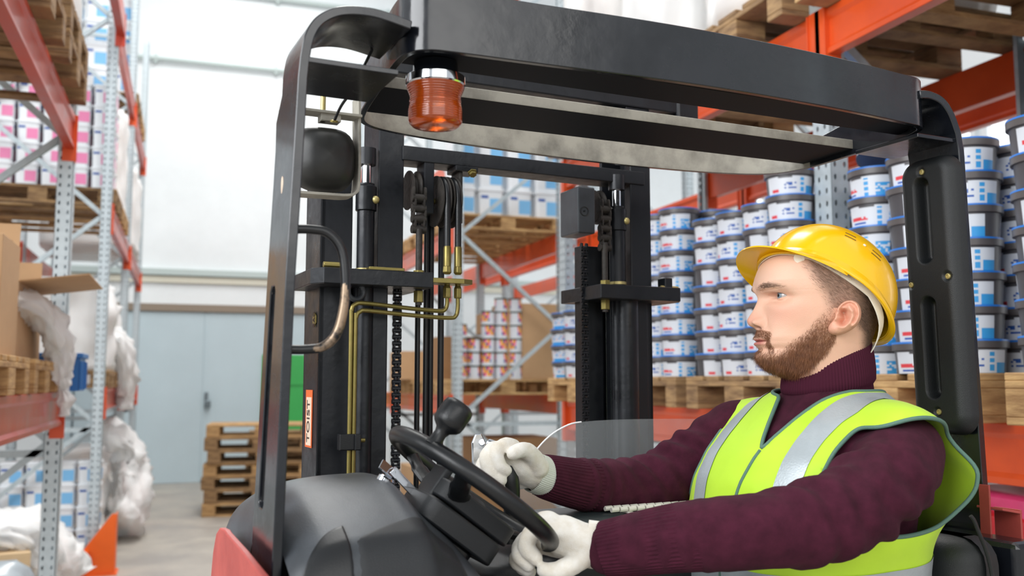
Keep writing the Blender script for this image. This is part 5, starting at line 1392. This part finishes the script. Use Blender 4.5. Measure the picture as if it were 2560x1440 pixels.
# ---- ears as raised relief sheets
def ear(side):
    pu = [(850, 702), (880, 712), (903, 740), (914, 785), (908, 835), (885, 880), (850, 912), (805, 937), (765, 950), (728, 950), (700, 935), (690, 912), (698, 880), (722, 850), (740, 822), (745, 790), (760, 755), (785, 725), (815, 706)]
    cx_, cy_ = 805, 825; k = .000219
    out = [Vector(((x-cx_)*k, -(y-cy_)*k, 0)) for x, y in pu]; out = spline(out, 6, closed=True); n = len(out)
    def polyd(p, pl): return min((p-a.lerp(b_, max(0, min(1, (p-a).dot(b_-a)/(b_-a).length_squared)))).length for a, b_ in zip(pl, pl[1:]))
    C = lambda q: [Vector(((x-cx_)*k, -(y-cy_)*k, 0)) for x, y in q]
    helix = C([(775, 790), (765, 770), (785, 738), (820, 715), (855, 712), (885, 728), (900, 765), (902, 815), (885, 860), (860, 890)])
    anti = C([(838, 748), (858, 785), (860, 825), (838, 868), (800, 895), (772, 893)]); anti2 = C([(858, 785), (822, 770)])
    trag = C([(752, 805), (745, 838)]); concha = C([(800, 800), (808, 835), (790, 862)]); conc2 = C([(790, 782), (812, 780)])
    lob = C([(745, 915), (765, 920)]); scapha = C([(800, 745), (845, 728), (878, 760), (882, 820), (862, 862)])
    rings = []; NRr = 26
    for r in range(NRr+1):
        f = r/NRr; ring_ = []
        for p in out:
            q = p*f
            e = .0105*(1-f**6) + 0
            e += .0058*exp(-(polyd(q, helix)/.0024)**2) + .0042*exp(-(polyd(q, anti)/.0032)**2) + .0022*exp(-(polyd(q, anti2)/.003)**2) + .0045*exp(-(polyd(q, trag)/.0028)**2)
            e -= .0165*exp(-(polyd(q, concha)/.0056)**2) + .0065*exp(-(polyd(q, conc2)/.0032)**2) + .0030*exp(-(polyd(q, scapha)/.0022)**2)
            e += .0012*exp(-(polyd(q, lob)/.006)**2)
            if f > .9: e -= .004*((f-.9)/.1)**2
            ring_.append(Vector((q.x, q.y, e)))
        rings.append(ring_)
    # closing skirt back to the head
    rings.append([Vector((v.x*.97, v.y*.97, v.z-.006)) for v in rings[-1]])
    rings.append([Vector((v.x*.72-.004, v.y*.80, -.012)) for v in rings[-2]])
    P_ = []; F_ = []
    for rg in rings:
        for v in rg:
            a = radians(24); b2 = v.x   # p backwards, q up, e outwards ; flare outwards to the back
            X = -(b2*cos(a)-v.z*sin(a)*1.0)*1.0; Y = b2*sin(a)+v.z*cos(a)
            P_.append(HL(-.0185+X*1.04, side*(.0765+Y*1.0), -.0368+v.y))
    for r in range(len(rings)-1):
        for i in range(n):
            q = [r*n+i, r*n+(i+1) % n, (r+1)*n+(i+1) % n, (r+1)*n+i]; F_.append(q if side > 0 else q[::-1])
    return P_, F_
allv = [Vector(p) for p in wp]; allf = faces[:]
zone_tag = np.zeros(len(allv))
for sd in (1, -1):
    P_, F_ = ear(sd); o = len(allv); allv += P_; allf += [[i+o for i in f] for f in F_]
n_ear_end = len(allv)
# the hidden body below the clothes: trunk, arms to the gloves, legs
mb = MB(); mb.loft([torso_ring(z, cx, cy, a-.012, b-.012) for z, cx, cy, a, b in TR]); capsule(mb, NEAR, [r-.014 for r in NR]); capsule(mb, FAR, [r-.012 for r in FR])
bv, bf = blob(mb, .012, 4); o = len(allv); allv += [Vector(v) for v in bv]; allf += [[int(i)+o for i in f] for f in bf]
# colour attribute: lips, ears, cheeks, stubble
L_ = np.zeros((len(allv), 3))
P3 = np.array([tuple(v) for v in allv])-np.array(HC); L_[:, 0] = P3@fxn; L_[:, 1] = P3@lyn; L_[:, 2] = P3[:, 2]
X, Y, Z_ = L_[:, 0], L_[:, 1], L_[:, 2]; AYv = np.abs(Y)
col = np.tile(np.array(srgb('#e5b69c')[:3]), (len(allv), 1))
def mix(c, w_):
    global col
    w_ = np.clip(w_, 0, 1)[:, None]; col = col*(1-w_)+np.array(srgb(c)[:3])*w_
mix('#efc9b2', .5*G(Z_, .035, .03)*np.clip((X-.0)/.06, 0, 1)); mix('#d98a78', .30*G(AYv, .045, .022)*G(Z_, -.028, .018)*np.clip((X-.0)/.04, 0, 1)); mix('#d07d6c', .45*np.exp(-(AYv/.014)**2)*G(Z_, -.038, .012)*(X > .09))
lipm = (X > .07)*np.clip(1.25-(AYv/.0245)**2, 0, 1)*np.clip(1-np.abs((Z_+.0730)/.0064)**3, 0, 1)
mix('#c77b72', 1.1*lipm); mix('#7a3f38', .8*(X > .07)*G(Z_, -.0715, .0009)*(AYv < .025))
isear = np.zeros(len(allv)); isear[NV_:n_ear_end] = 1; mix('#dd9a80', .55*isear);

mix('#5e2f26', .8*(X > .08)*G(AYv, .0088, .0034)*G(Z_, -.0495, .0022))  # nostril shade painted into the skin colour, over the carved hollows
mix('#b98574', .35*(X > .04)*G(AYv, .0305, .015)*G(Z_, .007, .004))
def beardw(x, y, z):
    ay = abs(y)
    if x < -.010: return 0
    up = interp(x, [(-.010, -.022), (.012, -.022), (.020, -.030), (.032, -.046), (.048, -.060), (.064, -.075), (.078, -.086), (.09, -.084), (.12, -.083)])
    lo = interp(x, [(-.010, -.075), (.006, -.098), (.022, -.114), (.050, -.140), (.1, -.145)])
    side_ = 1 if lo < z < up else 0
    f = side_*min(1, (up-z)/.026)*min(1, (z-lo)/.008)
    if x > .058 and ay < .031 and z > -.087:   # moustache and its ends round the mouth
        if -.0655+(.0 if ay < .016 else -(ay-.016)*.55) < z < -.0525-.25*max(0, ay-.012): f = max(f, .95)
        if ay > .024 and -.087 < z < -.060: f = max(f, .7)
        if -.0655 > z > -.0808 and ay < .0235: f = 0
    if x > .07 and ay < .012 and -.089 < z < -.0815: f = max(f, .8)
    return max(0, f)
def hairw(x, y, z):
    fr_ = interp(z, [(-.10, -.052), (-.06, -.046), (-.045, -.03), (-.036, .010), (-.012, .018), (.0, .023), (.012, .030), (.03, .042), (.05, .050), (.08, .055)])
    if z < -.098: return 0
    # leave the ear free
    if z < -.022 and -.042 < x < -.002: return 0
    fz = 1 if z > -.014 else (min(1, max(0, (z+.040)/.02)) if x > -.01 else 1)
    return fz*min(1, max(0, (fr_-x)/.022))**1.5*min(1, (z+.098)/.012)
bwv = np.zeros(len(allv)); hwv = np.zeros(len(allv))
for i in range(NV_):
    bwv[i] = beardw(*L_[i]); hwv[i] = hairw(*L_[i])
mix('#9a6a4c', .62*bwv); mix('#7d6252', .75*hwv); mix('#3e2d24', .8*hwv*np.clip((-.030-X)/.03, 0, 1))
skin = mat('skin', '#e2b193', .48, sss=.12, bump=.25, bscale=700, spec=.4)
nt = skin.node_tree; at = nt.nodes.new('ShaderNodeAttribute'); at.attribute_name = 'tint'; nt.links.new(at.outputs['Color'], nt.nodes['Principled BSDF'].inputs['Base Color'])
q = MB(); q.v = [v-PB for v in allv]; q.f = allf; q.m = [0]*len(allf)
me = bpy.data.meshes.new('body'); me.from_pydata([tuple(v) for v in q.v], [], q.f); me.materials.append(skin)
ca = me.color_attributes.new('tint', 'FLOAT_COLOR', 'POINT'); ca.data.foreach_set('color', np.concatenate([col, np.ones((len(col), 1))], 1).ravel())
bm = bmesh.new(); bm.from_mesh(me); bmesh.ops.recalc_face_normals(bm, faces=bm.faces); bm.to_mesh(me); bm.free(); me.shade_smooth()
body = bpy.data.objects.new('body', me); COL.objects.link(body); body.parent = per
# eyes
for sd in (1, -1):
    c = HL(EX, sd*EY, EZ); gaze = (fx*1.0+ly*.30+Vector((0, 0, .06))).normalized()
    mb = MB(); mb.lathe([(max(ER*sin(a), .00005), -ER*cos(a)) for a in [pi*k/28 for k in range(29)]], c, gaze, 40); e_ = PP('eye', mb, 'eye_white', angle=180)
    mb = MB(); mb.lathe([(ER*sin(a)+.00005, ER*cos(a)+.0002) for a in [.56*(1-k/8) for k in range(9)]], c, gaze, 40, cap=False); PP('iris', mb, 'iris', e_, angle=180)
    mb = MB(); mb.lathe([(ER*sin(a)+.00002, ER*cos(a)+.0004) for a in [.21*(1-k/5) for k in range(6)]], c, gaze, 32, cap=False); PP('pupil', mb, 'pupil', e_, angle=180)
# ---- strands of hair
grid_n = vnormals(wp, [f for f in faces[:-1]])
def outward(i):
    n1 = Vector(grid_n[i]); r = Vector(wp[i])-HL(-.01, 0, wp[i][2]-HC.z)
    return n1 if n1.dot(r) > 0 else -n1
area_w = np.zeros(NV_)
dX = np.gradient(GX, axis=1); dY_ = np.gradient(GY, axis=1); area_w = (np.sqrt(dX**2+dY_**2)*np.gradient(zs)[:, None]*1000).ravel()
def strands(name, weight, count, dirf, length, wd, m_, curl=.25, seed=1, parent=None):
    rng = np.random.RandomState(seed); pr = weight*area_w; pr /= pr.sum(); ids = rng.choice(NV_, size=count, p=pr); mb = MB()
    for i in ids:
        j = rng.randint(0, NV_); p = Vector(wp[i])+Vector(rng.normal(0, .0006, 3)); n1 = outward(i)
        x, y, z = loc[i]; d, lift, ln = dirf(x, y, z); d = fx*d[0]+ly*d[1]+Vector((0, 0, d[2]))
        d = (d-n1*d.dot(n1)); d.normalize(); d = (d+Vector(rng.normal(0, curl, 3))).normalized()
        ln = ln*rng.uniform(.6, 1.2); d0 = (d+n1*lift).normalized(); d1 = (d+n1*lift*.3+Vector((0, 0, -.15))).normalized()
        sdv = d0.cross(n1); 
        if sdv.length < 1e-4: continue
        sdv.normalize(); sdv = (sdv+n1*rng.uniform(-.8, .8)).normalized()*wd*.5
        a = p-n1*.0008; b_ = a+d0*ln*.55; c = b_+d1*ln*.45; o = len(mb.v)
        mb.v += [a-sdv, a+sdv, b_-sdv*.8, b_+sdv*.8, c]; mb.f += [[o, o+1, o+3, o+2], [o+2, o+3, o+4]]; mb.m += [0, 0]
    return PP(name, mb, m_, parent or per, angle=180)
def bd(x, y, z):
    s = 1 if y > 0 else -1
    if z > -.0665 and x > .06 and abs(y) < .031: return ((.2, s*.9, -.75), .35, .0065)
    ln = interp(z, [(-.14, .012), (-.10, .014), (-.08, .010), (-.05, .006), (-.02, .004)])
    return ((.25 if x < .08 else .1, 0, -1), .38, ln*(1 if x > .02 else .75))
strands('beard', bwv[:NV_]**1.3+1e-9*0, 26000, bd, .01, .00030, 'beard_brown', .28, 3)
def hd(x, y, z):
    ln = interp(z, [(-.10, .003), (-.05, .004), (0, .007), (.03, .011), (.06, .012)])
    return ((-.75, 0, -.55), .28, ln)
strands('hair', hwv[:NV_], 30000, hd, .01, .00022, 'hair_side', .18, 5)
strands('nape_hair', hwv[:NV_]*np.clip((-.035-loc[:, 0])/.03, 0, 1), 16000, hd, .01, .00026, 'hair_brown', .18, 15)
by = np.array([G(abs(y), .031, .0165)*(1 if x > .03 else 0)*G(z, .0185-.22*abs(abs(y)-.036), .0042) for x, y, z in loc]); by[by < .12] = 0
def bwd(x, y, z): s = 1 if y > 0 else -1; return ((0, s*1, .3 if abs(y) < .03 else -.3), .08, .0065)
strands('eyebrows', by, 3600, bwd, .01, .00022, 'hair_side', .07, 8)
mb = MB()
for sd in (1, -1):
    for k in range(46):
        t = -1+2*k/45; yy = EY+t*.0130; zz = EZ+.0062*sqrt(max(0, 1-t*t))*.95+.06*(yy-EY); rr_ = sqrt(max(1e-8, (ER+.0014)**2-(yy-EY)**2-(zz-EZ)**2))
        p = HL(EX+rr_, sd*yy, zz); d = (fx*.9+ly*sd*(t*.5)+Vector((0, 0, .35))).normalized(); s_ = ly*.00011
        o = len(mb.v); mb.v += [p-s_, p+s_, p+d*.0045+Vector((0, 0, .0006))]; mb.f.append([o, o+1, o+2]); mb.m.append(0)
PP('eyelashes', mb, 'hair_brown', angle=180)

# ---- hard hat
TL, RO = radians(33), radians(14)
hM = Vector((-.010, 0, -.002))
qx = Vector((cos(TL), 0, sin(TL))); qn = Vector((-sin(TL), 0, cos(TL)))
ly2 = Vector((0, cos(RO), 0))+qn*sin(RO); qn2 = qn*cos(RO)-Vector((0, 1, 0))*sin(RO)
def HT(t, y, n): v = hM+qx*t+ly2*y+qn2*n; return HL(v.x, v.y, v.z)
HA, HB, HH = .116, .096, .122
def rim(a): return .012*sin(a)**2+.006*max(0, cos(a))
def shell(a, b_, off=0., rimoff=0.):
    """a = angle around (0 front), b_ = 0 rim .. 1 crown"""
    A = HA+off+(.004*max(0, -cos(a))); B = HB+off; H = HH+off
    e = b_*pi/2; n0 = rim(a)
    ce = max(cos(e), 0)**(.80); se = sin(e)**(.88)
    ridge = .0022*exp(-(abs(sin(a))/.16)**2)*b_ if False else 0
    return HT(A*cos(a)*ce, B*sin(a)*ce, n0*(1-se)+H*se+ridge)
mb = MB(); NA, NB_ = 120, 48
rings = [[shell(2*pi*i/NA, k/NB_) for i in range(NA)] for k in range(NB_)]
rings.append([shell(2*pi*i/NA, .9999) for i in range(NA)])
mb.loft(rings, 0, True, True)
inner = [[shell(2*pi*i/NA, k/NB_, -.0028) for i in range(NA)] for k in range(NB_)]
o = len(mb.v)
mb2 = MB(); mb2.loft(rings, 0, True, False); 
hat = None
mbh = MB(); mbh.loft(list(reversed(inner))+rings, 0, True, True)
hat = PP('hard_hat', mbh, 'hat_yellow', angle=60)
# rim bead and drip edge
mb = MB(); P_ = []
def edge(i):
    a = 2*pi*i/NA; p = shell(a, .0); d = (shell(a, 0, .006)-shell(a, 0)); return p, d
rg = []
for i in range(NA):
    a = 2*pi*i/NA; up = (shell(a, .05)-shell(a, 0)).normalized(); out_ = (shell(a, 0, .01)-shell(a, 0)).normalized(); p = shell(a, 0)
    w0 = .0035+.006*max(0, -cos(a))
    rg.append([p+up*.012, p+out_*w0*.7+up*.004, p+out_*w0-up*.001, p+out_*(w0-.001)-up*.004, p-up*.001-out_*.001])
rg.append(rg[0]); mb.loft(rg, 0, False, False); PP('rim', mb, 'hat_yellow', hat, angle=180)
# peak
mb = MB(); NU, NV2 = 60, 16
def peak(u, v, dn=0.):
    a = (u-.5)*2*radians(86); p0 = shell(a, .02, .0002)
    L0 = .0405*max(0, cos(a*1.04))**.75
    d = (qx*cos(radians(18))-qn2*sin(radians(18)))
    d = d*cos(a*.35)+ly2*sin(a*.35)
    dd = fx*d.x+ly*d.y+Vector((0, 0, d.z))
    droop = -.010*(sin(a)**2)*v*(max(0, cos(a))**.3)-.004*v*v
    up = fx*qn2.x+ly*qn2.y+Vector((0, 0, qn2.z))
    return p0+dd*L0*v+up*(droop-dn+.0002)
topv = [[peak(i/NU, j/NV2) for i in range(NU+1)] for j in range(NV2+1)]; botv = [[peak(i/NU, j/NV2, .0028) for i in range(NU+1)] for j in range(NV2+1)]
n1 = NU+1
for rows in (topv, botv):
    o = len(mb.v); mb.v += [p for r in rows for p in r]
    for j in range(NV2):
        for i in range(NU): mb.f.append([o+j*n1+i, o+j*n1+i+1, o+(j+1)*n1+i+1, o+(j+1)*n1+i]); mb.m.append(0)
o2 = n1*(NV2+1)
for i in range(NU): a = NV2*n1+i; mb.f.append([a, a+1, a+1+o2, a+o2]); mb.m.append(0)
for j in range(NV2):
    for i_ in (0, NU): a = j*n1+i_; mb.f.append([a, a+n1, a+n1+o2, a+o2]); mb.m.append(0)
PP('peak', mb, 'hat_yellow', hat, angle=40)
# vent slots and rivet on the near side
def on_shell(a_deg, b_, off=.0006): return shell(radians(a_deg), b_, off)
for (a0, b0, a1, b1) in ((80, .375, 69, .375), (79, .435, 68, .435), (108, .335, 97, .34), (109, .395, 98, .40)):
    mb = MB(); pts_ = [on_shell(a0+(a1-a0)*k/5, b0+(b1-b0)*k/5, .0003) for k in range(6)]; mb.tube(pts_, .0009, 8); PP('vent_slot', mb, 'hat_slot', hat)
mb = MB(); c = on_shell(89, .385, 0); nrm_ = (on_shell(89, .385, .01)-c).normalized(); mb.lathe([(.0026, 0), (.0026, .001), (.0018, .0016), (.0001, .0016)], c, nrm_, 16); PP('rivet', mb, 'hat_inner', hat)
# headband inside, temple clip and nape strap
def band(a):
    a_ = radians(a); x = .1035*math.copysign(abs(cos(a_))**.84, cos(a_))+.003; y = .0792*math.copysign(abs(sin(a_))**.84, sin(a_))
    v = Vector((x, y, 0)); n = interp(abs((a+180) % 360-180), [(0, .002), (60, .008), (110, .006), (140, -.014), (180, -.055)])
    p = hM+qx*v.x*1.06+ly2*v.y*1.04+qn2*n; return p
rg = []
for k in range(73):
    a = -180+5*k; p = band(a); h_ = interp(abs(a), [(0, .013), (100, .014), (140, .016), (180, .022)])
    p2 = p+qn2*h_; o_ = Vector((p.x, p.y, 0)).normalized()*.0015
    rg.append([HL(*(p+o_)), HL(*(p2+o_)), HL(*(p2-o_*.3)), HL(*(p-o_*.3))])
mb = MB(); mb.loft(rg, 0, True, False); PP('headband', mb, 'hat_inner', hat)
c = band(48); cc = HL(*(c+Vector((0, .002, .002)))); nn_ = (HL(*(band(48)*1.0+Vector((band(48).x*.4, band(48).y, 0))*.2))-HL(*band(48))).normalized()
mb = MB(); mb.lathe([(.0085, -.0008), (.0085, .0008), (.0001, .0008)], cc-Vector((0, 0, .004)), nn_, 24); cl = PP('clip', mb, 'hat_inner', hat)
# trousers and boots, mostly below the frame
mb = MB()
for sy in (-1, 1):
    capsule(mb, [(.86, .10+sy*.09, 1.04), (.66, .10+sy*.12, 1.06), (.46, .10+sy*.12, 1.05)], [.085, .078, .062]); capsule(mb, [(.46, .10+sy*.12, 1.05), (.42, .10+sy*.12, .82), (.40, .10+sy*.12, .64)], [.062, .055, .045])
v_, f_ = blob(mb, .012, 6); mesh_from('trousers', v_, f_, 'trousers')
for sy in (-1, 1):
    mb = MB(); capsule(mb, [(.42, .10+sy*.12, .60), (.40, .10+sy*.12, .57), (.32, .10+sy*.12, .555), (.27, .10+sy*.12, .55)], [.045, .045, .040, .032], flat=1.); mesh_from('boot', *blob(mb, .008, 3), 'rubber_black')
